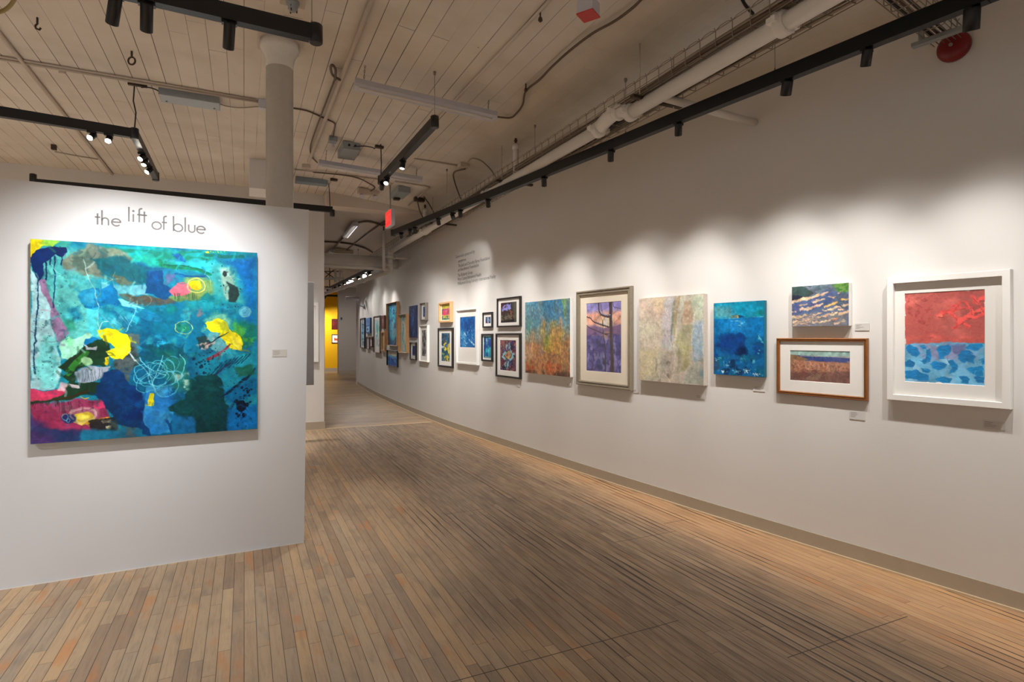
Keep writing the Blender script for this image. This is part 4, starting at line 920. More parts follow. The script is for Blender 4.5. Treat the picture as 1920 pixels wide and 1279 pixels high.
@art
def cyanotype(w, h):
    A = small(w, h, (8, 96, 168), 35, 130)
    A.poly([(0, 0), (1, 0), (1, .35), (.5, .6), (0, .3)], (4, 82, 150), 1, .2, .06); A.poly([(.25, .1), (.75, .1), (.65, .5), (.4, .45)], (6, 62, 130), .9, .14, .06)
    A.mottle((70, 160, 206), 7, .5, .6, .85, [(0, .4), (.4, .5), (.45, .9), (0, 1)], rsoft=.1, rwp=.08); A.mottle((120, 196, 224), 8, .5, .6, .8, [(.6, .35), (1, .3), (1, .7), (.65, .6)], rsoft=.1, rwp=.08)
    A.line([(.62, .74), (.75, .82), (.95, .92)], .05, (206, 230, 240), .95, .01, wp=.02); A.line([(.3, .8), (.42, .86), (.5, .88)], .04, (190, 220, 236), .95, .01, wp=.02); A.line([(.25, .6), (.35, .55), (.42, .62)], .03, (200, 226, 240), .9, .01, wp=.02)
    A.mottle((30, 110, 180), 14, .56, .62, .6); A.mottle((170, 214, 232), 20, .66, .7, .7, [(0, .45), (1, .4), (1, 1), (0, 1)], rsoft=.05, rwp=.02)
    A.distort((.012, 14)); A.dabs(90, (.03, .1), (.008, .02), .25)
    return A
@art
def bright_figures(w, h):
    A = small(w, h, (220, 206, 60), 36, 80)
    A.poly([(0, .28), (1, .28), (1, .74), (0, .74)], (214, 96, 120), 1, .02, .02); A.poly([(0, .74), (1, .74), (1, 1), (0, 1)], (70, 130, 110), 1, .02, .03); A.mottle((120, 80, 130), 6, .52, .58, .9, [(0, .3), (1, .3), (1, .7), (0, .7)], rsoft=.02, rwp=.02)
    A.mottle((222, 50, 80), 5, .5, .56, .9, [(.1, .45), (.9, .4), (.9, .66), (.1, .7)], rsoft=.02, rwp=.02)
    rg = random.Random(4)
    for k in range(14): x = .08 + .065 * k; A.line([(x, .05 + rg.random() * .08), (x + rg.uniform(-.04, .04), .24)], .02, (30, 50, 60), .9, .006, smooth=False)
    for k in range(8): A.ell((.1 + .11 * k, .8 + .1 * rg.random()), (.05, .06), rg.choice([(30, 60, 90), (150, 90, 150), (230, 210, 60), (40, 120, 80)]), .9, .01, .02)
    A.line([(.0, .72), (.5, .70), (1, .72)], .03, (236, 210, 50), .9, .01)
    A.distort((.012, 14)); A.dabs(90, (.03, .1), (.008, .02), .25)
    return A
@art
def harbour_boats(w, h):
    A = small(w, h, (44, 96, 130), 37, 120)
    A.mottle((90, 130, 140), 6, .5, .6, .8); A.mottle((16, 50, 80), 8, .52, .6, .8, [(0, 0), (1, 0), (1, .45), (0, .5)], rsoft=.05, rwp=.05)
    A.poly([(.3, .3), (.36, .06), (.42, .3), (.5, .4), (.28, .42)], (150, 120, 80), .8, .02, .02); A.poly([(.25, .42), (.55, .25), (.72, .42), (.68, .62), (.28, .6)], (226, 210, 60), .95, .01, .02); A.poly([(.3, .42), (.72, .36), (.66, .5), (.44, .52)], (60, 110, 190), .95, .01, .02)
    A.poly([(0, .42), (.28, .46), (.3, .52), (0, .54)], (196, 210, 214), .9, .01, .02); A.poly([(.75, .38), (1, .34), (1, .75), (.75, .72)], (224, 206, 50), .95, .02, .03); A.poly([(.85, .45), (.93, .45), (.93, .62), (.85, .62)], (180, 140, 40), .8, .02, .02)
    A.poly([(0, .6), (.5, .66), (.5, .86), (0, .84)], (50, 110, 110), .95, .03, .04); A.poly([(.05, .7), (.45, .72), (.45, .76), (.05, .76)], (160, 190, 110), .9, .02, .02); A.poly([(.5, .6), (.72, .6), (.72, .95), (.52, .95)], (24, 90, 130), .95, .03, .03)
    A.mottle((214, 200, 60), 7, .5, .56, .9, [(.1, .82), (1, .78), (1, 1), (.1, 1)], rsoft=.04, rwp=.04); A.mottle((20, 40, 60), 16, .58, .64, .8)
    A.distort((.012, 14)); A.dabs(90, (.03, .1), (.008, .02), .25)
    return A
@art
def charcoal_woods(w, h):
    A = small(w, h, (130, 128, 122), 38, 90); A.mottle((56, 54, 50), 8, .48, .54, .9, fy=5); A.mottle((200, 198, 190), 14, .56, .62, .8, fy=6)
    rg = random.Random(6)
    for k in range(9): x = rg.random(); A.line([(x, 0), (x + rg.uniform(-.2, .2), 1)], .02, (44, 42, 40), .8, .01, wp=.03, smooth=False)
    return A
@art
def ultramarine_note(w, h):
    A = small(w, h, (60, 90, 150), 39, 60); A.mottle((120, 140, 180), 5, .5, .6, .8); A.poly([(.3, .2), (.6, .15), (.7, .6), (.4, .7)], (30, 50, 120), .9, .05, .05); A.mottle((30, 30, 60), 8, .58, .64, .8); return A
@art
def night_dancers(w, h):
    A = small(w, h, (22, 44, 106), 40, 110); A.mottle((34, 76, 150), 5, .5, .6, .8); A.mottle((14, 22, 66), 5, .52, .62, .8)
    for p in ([(.35, .05), (.3, .2), (.4, .4), (.3, .6)], [(.6, .1), (.75, .3), (.5, .5), (.65, .7), (.55, .95)], [(.2, .3), (.5, .25), (.6, .45)], [(.7, .55), (.8, .75), (.6, .9)], [(.4, .6), (.45, .8), (.7, .85)]):
        A.line(p, .03, (60, 130, 200), .85, .01, wp=.03)
    A.ell((.6, .45), (.1, .12), (60, 140, 210), .7, .03, .04); A.ell((.62, .86), (.09, .08), (70, 150, 214), .8, .01, .02, ring=.015); A.splat((.4, .15), (.2, .05), 12, .008, .018, (90, 160, 210))
    A.distort((.012, 14)); A.dabs(90, (.03, .1), (.008, .02), .25)
    return A
@art
def indigo_field(w, h):
    A = small(w, h, (60, 76, 130), 41, 50); A.mottle((44, 56, 108), 4, .45, .6, .8); A.poly([(0, .85), (1, .85), (1, 1), (0, 1)], (110, 120, 150), .8, .02, .01); return A
@art
def aqua_coastline(w, h):
    A = small(w, h, (212, 214, 196), 42, 110); A.mottle((150, 206, 204), 4, .48, .58, .9); A.line([(.55, .02), (.35, .2), (.5, .4), (.3, .6), (.6, .75), (.7, .98)], .1, (112, 188, 196), .8, .05, wp=.06, dry=.3)
    A.line([(.2, .1), (.4, .3), (.25, .5)], .02, (60, 150, 160), .8, .01, wp=.04); A.mottle((60, 160, 190), 9, .56, .62, .9, [(.4, .7), (1, .7), (1, 1), (.3, 1)], rsoft=.05, rwp=.05); A.mottle((230, 228, 214), 10, .58, .66, .7)
    A.distort((.012, 14)); A.dabs(90, (.03, .1), (.008, .02), .25)
    return A
@art
def blue_vortex(w, h):
    A = small(w, h, (22, 92, 140), 43, 150)
    A.poly([(0, 0), (1, 0), (1, .45), (0, .5)], (14, 130, 160), .9, .2, .1)
    for i in range(11):
        t = i / 10; A.ell((.52, .52 + .04 * t), (.37 * (1 - .62 * t), .46 * (1 - .55 * t)), [(30, 170, 196), (4, 70, 130), (110, 214, 226)][i % 3], .9, .015, .015, 6, .04, ring=.035)
    A.ell((.52, .62), (.18, .26), (110, 210, 226), .9, .05, .02); A.ell((.55, .64), (.115, .19), (140, 146, 164), 1, .02, .01); A.mottle((10, 60, 110), 6, .56, .64, .6, fy=12); A.mottle((100, 210, 220), 16, .64, .68, .6)
    A.poly([(0, .8), (.4, .9), (1, .86), (1, 1), (0, 1)], (40, 60, 110), .8, .1, .05)
    A.distort((.012, 14)); A.dabs(90, (.03, .1), (.008, .02), .25)
    return A
@art
def breaking_wave(w, h):
    A = small(w, h, (24, 96, 176), 44, 90); A.poly([(0, 0), (1, 0), (1, .32), (.6, .38), (.3, .3), (0, .26)], (206, 206, 188), 1, .04, .04); A.poly([(0, .26), (.3, .3), (.6, .4), (1, .3), (1, .44), (.5, .5), (0, .4)], (110, 190, 214), .9, .04, .05)
    A.mottle((14, 60, 140), 6, .5, .6, .9, [(0, .5), (1, .5), (1, 1), (0, 1)], rsoft=.06, rwp=.04); A.mottle((60, 150, 220), 8, .56, .62, .9, [(0, .4), (1, .4), (1, 1), (0, 1)], rsoft=.06, rwp=.04)
    A.distort((.012, 14)); A.dabs(90, (.03, .1), (.008, .02), .25)
    return A
@art
def brown_profile(w, h):
    A = small(w, h, (110, 66, 54), 45, 50); A.ell((.5, .5), (.12, .3), (214, 196, 180), .9, .03, .03); A.mottle((70, 44, 40), 6, .55, .62, .7); return A
@art
def ochre_tablet(w, h):
    A = small(w, h, (222, 204, 166), 46, 70); A.ell((.5, .5), (.2, .44), (170, 130, 80), .8, .02, .02, ring=.03)
    for k in range(8): A.line([(.3, .15 + .1 * k), (.7, .13 + .1 * k)], .02, (130, 96, 60), .8, .01, wp=.02, smooth=False)
    return A
@art
def sea_glass_wash(w, h):
    A = small(w, h, (226, 230, 226), 47, 90); A.poly([(.0, .1), (.8, .05), (.9, .4), (.6, .75), (.2, .7)], (120, 190, 200), .8, .1, .08); A.poly([(.4, .2), (.95, .15), (.9, .5), (.5, .55)], (70, 176, 150), .8, .1, .08); A.poly([(.2, .7), (.9, .6), (.9, .95), (.3, .95)], (176, 186, 186), .8, .08, .05); A.mottle((230, 240, 240), 6, .56, .64, .8); return A
@art
def blue_window(w, h):
    A = small(w, h, (70, 136, 206), 48, 70); A.mottle((120, 176, 226), 4, .5, .6, .8); A.poly([(.05, .52), (.95, .48), (.9, .95), (.08, .97)], (16, 60, 110), 1, .01, .01); A.poly([(.12, .57), (.88, .53), (.84, .9), (.14, .92)], (150, 210, 236), 1, .01, .01)
    A.poly([(.2, .7), (.5, .62), (.7, .75), (.4, .88)], (14, 60, 150), .95, .02, .03); A.poly([(0, .15), (.6, .4), (.9, .38), (.95, .1)], (70, 120, 180), .8, .03, .03); return A
@art
def pale_sketch(w, h):
    A = small(w, h, (214, 218, 224), 49, 40); A.mottle((170, 180, 196), 4, .5, .6, .8); return A
@art
def stacked_blue_prints(w, h):
    A = small(w, h, (170, 190, 206), 50, 100)
    for i, (a, b, c) in enumerate([(0, .12, (186, 204, 214)), (.15, .5, (30, 84, 140)), (.2, .46, (110, 180, 226)), (.5, .75, (60, 130, 180)), (.55, .7, (150, 200, 226)), (.78, 1, (150, 170, 186))]): A.poly([(.1, a), (.9, a), (.9, b), (.1, b)], c, 1, .01, .01)
    A.mottle((20, 50, 90), 7, .56, .6, .8); A.mottle((190, 220, 236), 8, .58, .62, .8); return A
@art
def dark_red_field(w, h):
    A = small(w, h, (84, 22, 24), 51, 40); A.mottle((130, 34, 26), 5, .55, .65, .8); return A
@art
def orange_sail(w, h):
    A = small(w, h, (238, 232, 226), 52, 50); A.poly([(.3, .45), (.42, .3), (.5, .45), (.95, .5), (.95, .78), (.3, .75)], (206, 92, 46), 1, .02, .03); return A
@art
def hidden_print(w, h):
    A = small(w, h, (60, 90, 130), 53, 60); A.mottle((190, 206, 220), 4, .5, .6, .9); A.mottle((20, 30, 60), 6, .55, .62, .8); return A
# ------------------------------------------------------------ the room
def prism(P, z0, z1, name, mat, thick=None, smooth=True, **k):
    """vertical sheet along plan polyline P from z0 to z1 (numbers or functions of x); with thick it becomes solid to the right-hand side"""
    bm = bmesh.new(); f0 = z0 if callable(z0) else (lambda p: z0); f1 = z1 if callable(z1) else (lambda p: z1)
    Q = offset_poly(P, -thick) if thick else None
    A = [(bm.verts.new((p.x, p.y, f0(p))), bm.verts.new((p.x, p.y, f1(p)))) for p in P]
    for a, b in zip(A[:-1], A[1:]): f = bm.faces.new((a[0], b[0], b[1], a[1])); f.smooth = smooth
    if Q:
        B = [(bm.verts.new((p.x, p.y, f0(p))), bm.verts.new((p.x, p.y, f1(p)))) for p in Q]
        for i in range(len(P) - 1):
            bm.faces.new((B[i + 1][0], B[i][0], B[i][1], B[i + 1][1])); bm.faces.new((A[i][1], A[i + 1][1], B[i + 1][1], B[i][1])); bm.faces.new((A[i + 1][0], A[i][0], B[i][0], B[i + 1][0]))
        bm.faces.new((A[0][0], A[0][1], B[0][1], B[0][0])); bm.faces.new((A[-1][1], A[-1][0], B[-1][0], B[-1][1]))
    bmesh.ops.recalc_face_normals(bm, faces=bm.faces[:])
    me = mesh(bm, name, mat)
    try: me.set_sharp_from_angle(angle=math.radians(30))
    except Exception: pass
    return link(name, me, **k)
def slab(name, x0, x1, y0, y1, z0, z1, mat, **k):
    return box_obj(name, ((x0 + x1) / 2, (y0 + y1) / 2, (z0 + z1) / 2), (x1 - x0, y1 - y0, z1 - z0), mat, kind='structure', **k)
YB = 9.62                     # face of the cross wall where the two floors meet
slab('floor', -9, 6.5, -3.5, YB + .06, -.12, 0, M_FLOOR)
slab('floor_far', -9, 6.5, YB + .06, 27, -.12, 0, M_FLOOR2)
bm = bmesh.new(); xs = [-9, 1.0, 3.6, 6.5]; prev = None
for x in xs:
    cur = [bm.verts.new((x, -3.5, ceil_z(x))), bm.verts.new((x, YB, ceil_z(x))), bm.verts.new((x, -3.5, ceil_z(x) + .2)), bm.verts.new((x, YB, ceil_z(x) + .2))]
    if prev:
        for a, b in ((0, 1), (1, 3), (3, 2), (2, 0)): bm.faces.new((prev[a], prev[b], cur[b], cur[a]))
    else: bm.faces.new((cur[0], cur[2], cur[3], cur[1]))
    prev = cur
bm.faces.new((prev[0], prev[1], prev[3], prev[2])); bmesh.ops.recalc_face_normals(bm, faces=bm.faces[:])
link('ceiling', mesh(bm, 'ceiling', M_CEIL), kind='structure')
bm = bmesh.new(); prev = None
for x in xs:
    cur = [bm.verts.new((x, YB, ceil_z(x))), bm.verts.new((x, 27, ceil_z(x))), bm.verts.new((x, YB, ceil_z(x) + .2)), bm.verts.new((x, 27, ceil_z(x) + .2))]
    if prev:
        for a, b in ((0, 1), (1, 3), (3, 2), (2, 0)): bm.faces.new((prev[a], prev[b], cur[b], cur[a]))
    else: bm.faces.new((cur[0], cur[2], cur[3], cur[1]))
    prev = cur
bm.faces.new((prev[0], prev[1], prev[3], prev[2])); bmesh.ops.recalc_face_normals(bm, faces=bm.faces[:])
link('ceiling_far', mesh(bm, 'ceiling_far', M_CEILFAR), kind='structure')
# long curving wall with its end return, baseboard and shoe molding
WP = WPOLY
prism(WP, 0, lambda p: ceil_z(p.x) + .1, 'wall_right', M_WALL, .16, kind='structure')
prism(offset_poly(WP, .012), .012, .108, 'baseboard_right', M_BASE, .0115, kind='structure')
prism(offset_poly(WP, .026), 0, .014, 'trim_1', M_SHOE, .024, kind='structure')
# free-standing wall on the left: slightly wider at the top of its near end
bm = bmesh.new(); T = .14
def pt(a, z): return a
a0, a1 = PART[0], PART[2]; n = (a1 - a0).normalized(); nb = Vector((n.y, -n.x)) * 1  # pointing away from the camera
if nb.y < 0: nb = -nb
tops = 2.44
v = []
for (p, zz, dx) in ((a0, 0, 0), (a1, 0, 0), (a1, 2.46, 0), (a0, 2.432, .034)):
    q = Vector((p.x + dx, p.y, zz)); v.append((bm.verts.new(q), bm.verts.new(q + Vector((nb.x * T, nb.y * T, 0)))))
F_ = [x[0] for x in v]; B_ = [x[1] for x in v]
bm.faces.new(F_); bm.faces.new(B_[::-1])
for i in range(4): bm.faces.new((F_[i], B_[i], B_[(i + 1) % 4], F_[(i + 1) % 4]))
bmesh.ops.recalc_face_normals(bm, faces=bm.faces[:])
link('wall_left', mesh(bm, 'wall_left', M_PART), kind='structure')
prism([PART[2] - nb * .004, PART[0] - nb * .004], 0, .006, 'trim_2', M_MAT, .003, kind='structure')
# cross wall behind, with its baseboard
slab('wall_back', -9, 1.17, YB, YB + .3, 0, EYE + 2.31, M_WALL)
slab('baseboard_back', -9, 1.182, YB - .012, YB, .012, .135, M_BASE)
slab('baseboard_back_end', 1.17, 1.182, YB, YB + .3, .012, .135, M_BASE)
slab('trim_3', -9, 1.2, YB - .03, YB - .012, 0, .014, M_SHOE)
slab('trim_4', 1.17, 3.0, YB + .04, YB + .10, -.02, .004, M_SHOE)
# beam carrying the ceiling between the two bays
slab('trim_5', 1.17, 3.2, 9.28, 9.6, EYE + 2.06, EYE + 2.27, M_CEILFAR)
# boxed chase against the cross wall
slab('trim_6', .06, .46, 8.05, 8.55, EYE + 1.92, EYE + 2.299, M_WALL)
# the rooms beyond
slab('wall_far', 3.40, 6.4, 23.55, 23.75, 0, 3.55, M_FAR)
slab('baseboard_far', 3.40, 6.4, 23.53, 23.55, 0, .16, M_BASE)
slab('wall_yellow', 3.14, 6.0, 25.6, 25.75, 0, 3.45, M_YEL)
slab('baseboard_yellow', 3.14, 6.0, 25.58, 25.6, 0, .16, M_BASE)
slab('wall_end', -2, 3.14, 26.2, 26.3, 0, 3.7, M_ORANGE)
slab('door_1', 2.2, 3.12, 26.12, 26.19, 0, 2.35, plain('bright_white_door', (236, 240, 246), .3))
slab('wall_corner', 3.21, 6.4, 18.26, 18.42, 0, 3.6, M_WALL)

# ------------------------------------------------------------ pictures
def frame_ring(bm, W, H, prof, mi=0):
    """sweep a moulding profile [(inset, depth)] round a W x H rectangle facing local -y, with mitred corners"""
    rings = []
    for ins, d in prof:
        x, z = W / 2 - ins, H / 2 - ins
        rings.append([bm.verts.new((sx * x, -d, sz * z)) for sx, sz in ((-1, 1), (1, 1), (1, -1), (-1, -1))])
    for A, B in zip(rings[:-1], rings[1:]):
        for k in range(4): f = bm.faces.new((A[k], A[(k + 1) % 4], B[(k + 1) % 4], B[k])); f.material_index = mi
def place(P, xl, xr, t):
    """the chord of the wall seen between two pixel columns, t in front of it"""
    O = offset_poly(P, t); a = at_depth(xl, HY, hit_poly(xl, O)); b = at_depth(xr, HY, hit_poly(xr, O))
    da, db = hit_poly(xl, O), hit_poly(xr, O)
    return a, b, da, db
def picture(name, label, px, t, artname, P=None, frame=None, fw=.02, art_in=None, mat=None, lip=.006, pmat=None, side=None, group=None, step=False, double=None, floatpaper=None, glass=True, cat=None):
    """px = xl, xr, yTL, yTR, yBL, yBR of the front face; art_in = insets (l, t, r, b) of the picture as fractions of the face"""
    P = P or WPOLY
    xl, xr, y1, y2, y3, y4 = px
    a, b, da, db = place(P, xl, xr, t)
    e = (b - a); e.z = 0; W = e.length
    zt = EYE + ((HY - y1) * da + (HY - y2) * db) / 2 / F; zb = EYE + ((HY - y3) * da + (HY - y4) * db) / 2 / F
    H = zt - zb; rz = math.atan2(e.y, e.x); n = Vector((math.sin(rz), -math.cos(rz), 0))
    c = (a + b) / 2 - n * t; c.z = (zt + zb) / 2
    root = empty(name, c, rz, label, cat or ('painting' if not frame else 'framed picture'), group)
    pmat = pmat or M_OIL
    if not frame:
        bm = bmesh.new(); add_bevbox(bm, (0, -(t + .003) / 2, 0), (W, t - .003, H), .003); link('stretched_canvas', mesh(bm, 'stretched_canvas', side or M_MAT), root)
        A = ARTS[artname](W - .003, H - .003); o = link('painted_surface', A.build(W - .003, H - .003, 'painted_surface', pmat), root); o.location = (0, -t - .0008, 0)
    else:
        dep = t - .014
        if step: prof = [(0, .003), (0, t * .8), (.006, t), (fw * .3, t), (fw * .36, t * .8), (fw * .62, t * .78), (fw * .7, t * .92), (fw * .86, t * .9), (fw, t * .62), (fw, .003)]
        else: prof = [(0, .003), (0, t - .002), (.002, t), (fw - .002, t), (fw, t - .002), (fw, .003)]
        bm = bmesh.new(); frame_ring(bm, W, H, prof); link('frame', mesh(bm, 'frame', frame), root)
        l, tt, r, bb = art_in; aw, ah = W * (1 - l - r), H * (1 - tt - bb); ax = W * (l - r) / 2; az = H * (bb - tt) / 2
        ad = max(t * .35, .006)
        if mat is not None:
            bm = bmesh.new(); md = ad + .004
            o_ = [bm.verts.new((sx * (W / 2 - fw + .001), -md, sz * (H / 2 - fw + .001))) for sx, sz in ((-1, 1), (1, 1), (1, -1), (-1, -1))]
            i_ = [bm.verts.new((ax + sx * aw / 2, -md, az + sz * ah / 2)) for sx, sz in ((-1, 1), (1, 1), (1, -1), (-1, -1))]
            j_ = [bm.verts.new((ax + sx * (aw / 2 - .002), -ad, az + sz * (ah / 2 - .002))) for sx, sz in ((-1, 1), (1, 1), (1, -1), (-1, -1))]
            for k in range(4):
                bm.faces.new((o_[k], i_[k], i_[(k + 1) % 4], o_[(k + 1) % 4])); bm.faces.new((i_[k], j_[k], j_[(k + 1) % 4], i_[(k + 1) % 4]))
            link('mat_board', mesh(bm, 'mat_board', mat), root)
        if double:
            bm = bmesh.new(); add_box(bm, (0, -ad * .5, 0), (W - 2 * fw + .002, .001, H - 2 * fw + .002)); link('backing_board', mesh(bm, 'backing_board', double), root)
        A = ARTS[artname](aw, ah)
        if floatpaper:
            m = Art.__new__(Art); m.__dict__.update(A.__dict__); m.C = np.zeros_like(A.C); m.k = 900; m.var = 0; m.poly(floatpaper, (255, 255, 255), 1, 1.5 if A.H is not None else .01, 7 if A.H is not None else .015, 20)
            A.C = A.C * m.C + (1 - m.C) * np.array([236, 232, 224]) / 255
        o = link('artwork', A.build(aw, ah, 'artwork', pmat), root); o.location = (ax, -ad - .0006, az)
        if glass:
            bm = bmesh.new(); x, z = W / 2 - fw + .001, H / 2 - fw + .001; d = ad + (t - ad) * .45
            vs = [bm.verts.new((sx * x, -d, sz * z)) for sx, sz in ((-1, -1), (1, -1), (1, 1), (-1, 1))]; bm.faces.new(vs); link('glass', mesh(bm, 'glass', glass_mat()), root)
    return root
M_FBLACK = plain('black_lacquer_frame', (34, 30, 28), .35); M_FWHITE = plain('white_lacquer_frame', (238, 236, 232), .4, var=.015)
M_FPEWTER = wood_mat('pewter_gilt_frame', (116, 106, 92), (150, 138, 118), (8, 8, 8), .35); M_FBRONZE = wood_mat('walnut_and_gold_frame', (112, 62, 22), (150, 92, 36), (6, 6, 6), .35)
M_FMAPLE = wood_mat('pale_maple_frame', (208, 164, 112), (226, 184, 132), (3, 3, 14)); M_FTAN = wood_mat('tan_wood_frame', (176, 128, 78), (196, 148, 96), (3, 3, 14)); M_FGREY = plain('grey_metal_frame', (110, 104, 98), .4)
M_TEALSIDE = plain('teal_painted_edge', (0, 92, 112), .5); M_NAVYSIDE = plain('navy_painted_edge', (24, 34, 70), .5); M_BROWNSIDE = plain('brown_painted_edge', (92, 54, 44), .5); M_BLUESIDE = plain('blue_painted_edge', (16, 84, 130), .5)
M_ROUGHSIDE = plain('paint_flecked_canvas_edge', (196, 184, 172), .7, var=.2, scale=60)

picture('canvas_painting', 'huge unframed teal and blue abstract canvas with yellow splashes on the free-standing wall', (56.5, 482.5, 444.6, 476.6, 830, 807.5), .045, 'lift_of_blue', P=[PART[0], PART[2]], side=plain('blue_washed_canvas_edge', (150, 170, 176), .7, var=.2, scale=30))
picture('framed_artwork', 'red sky over blue blobs on torn-edge paper in a wide white frame', (1662.5, 1894, 521, 506, 747.5, 770), .05, 'red_sky_blue_water', frame=M_FWHITE, fw=.036, art_in=(.145, .13, .195, .155), mat=M_MAT, pmat=M_IMPASTO,
        floatpaper=[(240, 276), (300, 262), (420, 268), (520, 262), (640, 266), (778, 262), (775, 420), (764, 640), (742, 928), (660, 932), (600, 918), (520, 918), (440, 904), (340, 906), (213, 892), (226, 640)])
picture('canvas_painting', 'small canvas of sun-dappled blue and gold stream above the walnut frame', (1484.5, 1592, 537, 530.5, 612, 612), .04, 'dappled_stream')
picture('framed_artwork', 'russet marsh and blue water landscape in a thin walnut and gold frame', (1455, 1625.5, 633.7, 635, 737, 753), .03, 'russet_marsh', frame=M_FBRONZE, fw=.024, art_in=(.155, .215, .18, .25), mat=M_MAT, step=True)
picture('canvas_painting', 'deep blue seascape canvas with a tiny gold light on the horizon', (1338, 1432.5, 568, 564, 701.5, 708), .04, 'sunken_house', side=M_TEALSIDE)
picture('canvas_painting', 'large pale cream and sage textured abstract canvas', (1198, 1319.5, 558, 552.5, 711.7, 725), .05, 'pale_drift', pmat=M_IMPASTO, side=M_ROUGHSIDE)
picture('framed_artwork', 'violet dusk behind a bare tree in a pewter moulded frame', (1079.5, 1182, 546, 537, 720, 733.6), .045, 'winter_tree', frame=M_FPEWTER, fw=.052, art_in=(.175, .135, .185, .155), mat=M_CREAMMAT, step=True)
picture('canvas_painting', 'large canvas fading from blue at the top to amber and rust', (984.8, 1069, 566, 560, 698.7, 708), .045, 'copper_rain')
picture('framed_artwork', 'dark photograph of a garden at dusk in a square black frame', (931, 974.5, 559, 556.3, 613.5, 613), .035, 'dusk_garden', frame=M_FBLACK, fw=.02, art_in=(.13, .16, .18, .15), mat=M_MAT, pmat=M_PAPER)
picture('framed_artwork', 'maroon and turquoise mosaic-like print in a black frame below the dusk photograph', (928.8, 974.5, 625, 625, 705.8, 711.3), .035, 'turquoise_mosaic', frame=M_FBLACK, fw=.024, art_in=(.15, .155, .19, .155), mat=M_MAT, pmat=M_PAPER)
picture('framed_artwork', 'tiny pair of blue tiles on white in a small black frame', (904.2, 922, 585.8, 585.4, 614.3, 614.8), .03, 'twin_tiles', frame=M_FBLACK, fw=.022, art_in=(.2, .29, .2, .27), mat=M_MAT, pmat=M_PAPER)
picture('framed_artwork', 'two upright turquoise and blue strips in a tall small black frame', (901.9, 921.7, 626, 626, 676.6, 678.7), .035, 'twin_blue_strips', frame=M_FBLACK, fw=.024, art_in=(.12, .08, .14, .1), mat=M_MAT, pmat=M_PAPER)
picture('framed_artwork', 'blue monochrome print on white paper in a deep tall white frame', (854.2, 893.9, 580.4, 575.7, 680.8, 685.5), .05, 'cyanotype', frame=M_FWHITE, fw=.028, art_in=(.13, .15, .15, .3), mat=M_MAT, pmat=M_PAPER)
picture('framed_artwork', 'yellow, pink and green figure painting in a deep pale maple frame', (821.9, 843.8, 567.4, 565.8, 604.4, 604.9), .06, 'bright_figures', frame=M_FMAPLE, fw=.03, art_in=(.12, .09, .13, .12), mat=M_MAT, pmat=M_PAPER)
picture('framed_artwork', 'blue and yellow harbour scene in a tall heavy black frame', (820.3, 847.7, 615, 614.8, 687, 691), .035, 'harbour_boats', frame=M_FBLACK, fw=.032, art_in=(.2, .13, .22, .15), mat=M_MAT, pmat=M_PAPER)
picture('framed_artwork', 'grey charcoal woods on a white mat in a narrow silver-white frame', (785.2, 800.7, 610.4, 609.6, 677.6, 679.2), .05, 'charcoal_woods', frame=M_FWHITE, fw=.016, art_in=(.2, .13, .28, .15), mat=M_MAT, pmat=M_PAPER)
picture('framed_artwork', 'small blue drawing in a grey metal frame above the charcoal woods', (786.8, 797, 568.6, 567.7, 600.2, 601.3), .06, 'ultramarine_note', frame=M_FGREY, fw=.014, art_in=(.25, .2, .2, .2), mat=M_MAT, pmat=M_PAPER)
picture('canvas_painting', 'narrow navy canvas with light blue dancing lines', (767, 780.2, 574, 572.8, 632.3, 633.4), .035, 'night_dancers', side=M_NAVYSIDE)
picture('framed_artwork', 'plain indigo rectangle in a small black frame below the navy canvas', (768, 778.7, 641.7, 641.7, 674.2, 675.8), .04, 'indigo_field', frame=M_FBLACK, fw=.02, art_in=(.26, .2, .2, .24), mat=M_MAT, pmat=M_PAPER)
picture('framed_artwork', 'pale cream and aqua painting in a deep tan wood box frame', (746, 760.7, 590, 589.6, 660.4, 662.8), .07, 'aqua_coastline', frame=M_FTAN, fw=.008, art_in=(.02, .008, .02, .008), pmat=M_PAPER, glass=False)
picture('framed_artwork', 'tall turquoise and blue swirling oval painting with deep tan wooden sides', (723.8, 743, 568.2, 566.6, 648, 648.7), .07, 'blue_vortex', frame=M_FTAN, fw=.008, art_in=(.02, .006, .02, .006), glass=False)
picture('framed_artwork', 'breaking blue wave under a pale sky in a thin black frame', (724.4, 744, 656.5, 657.3, 684, 690), .04, 'breaking_wave', frame=M_FBLACK, fw=.012, art_in=(.05, .05, .05, .05), mat=None, glass=False)
picture('canvas_painting', 'small brown panel with a pale profile shape', (715.2, 720.3, 591.6, 591.6, 615.9, 617), .04, 'brown_profile', side=M_BROWNSIDE)
picture('framed_artwork', 'small cream and ochre panel in a tan wooden frame below the brown panel', (714, 721, 621.3, 621.3, 659, 659.7), .04, 'ochre_tablet', frame=M_FTAN, fw=.04, art_in=(.25, .1, .25, .1), glass=False)
picture('framed_artwork', 'sea-green and white wash in a tall thin white frame with dark edge', (700, 711.5, 592.9, 592, 660.4, 662.5), .045, 'sea_glass_wash', frame=M_FGREY, fw=.010, art_in=(.12, .1, .16, .14), mat=M_MAT, pmat=M_PAPER)
picture('canvas_painting', 'small light blue canvas with a dark window shape', (685.9, 693.7, 596.3, 596.3, 625.2, 625.2), .04, 'blue_window', side=M_BLUESIDE)
picture('framed_artwork', 'little silver-framed sketch under the light blue canvas', (686.4, 691.6, 631.2, 631.2, 655, 655), .04, 'pale_sketch', frame=M_FGREY, fw=.02, art_in=(.2, .12, .2, .12), mat=M_MAT, pmat=M_PAPER)
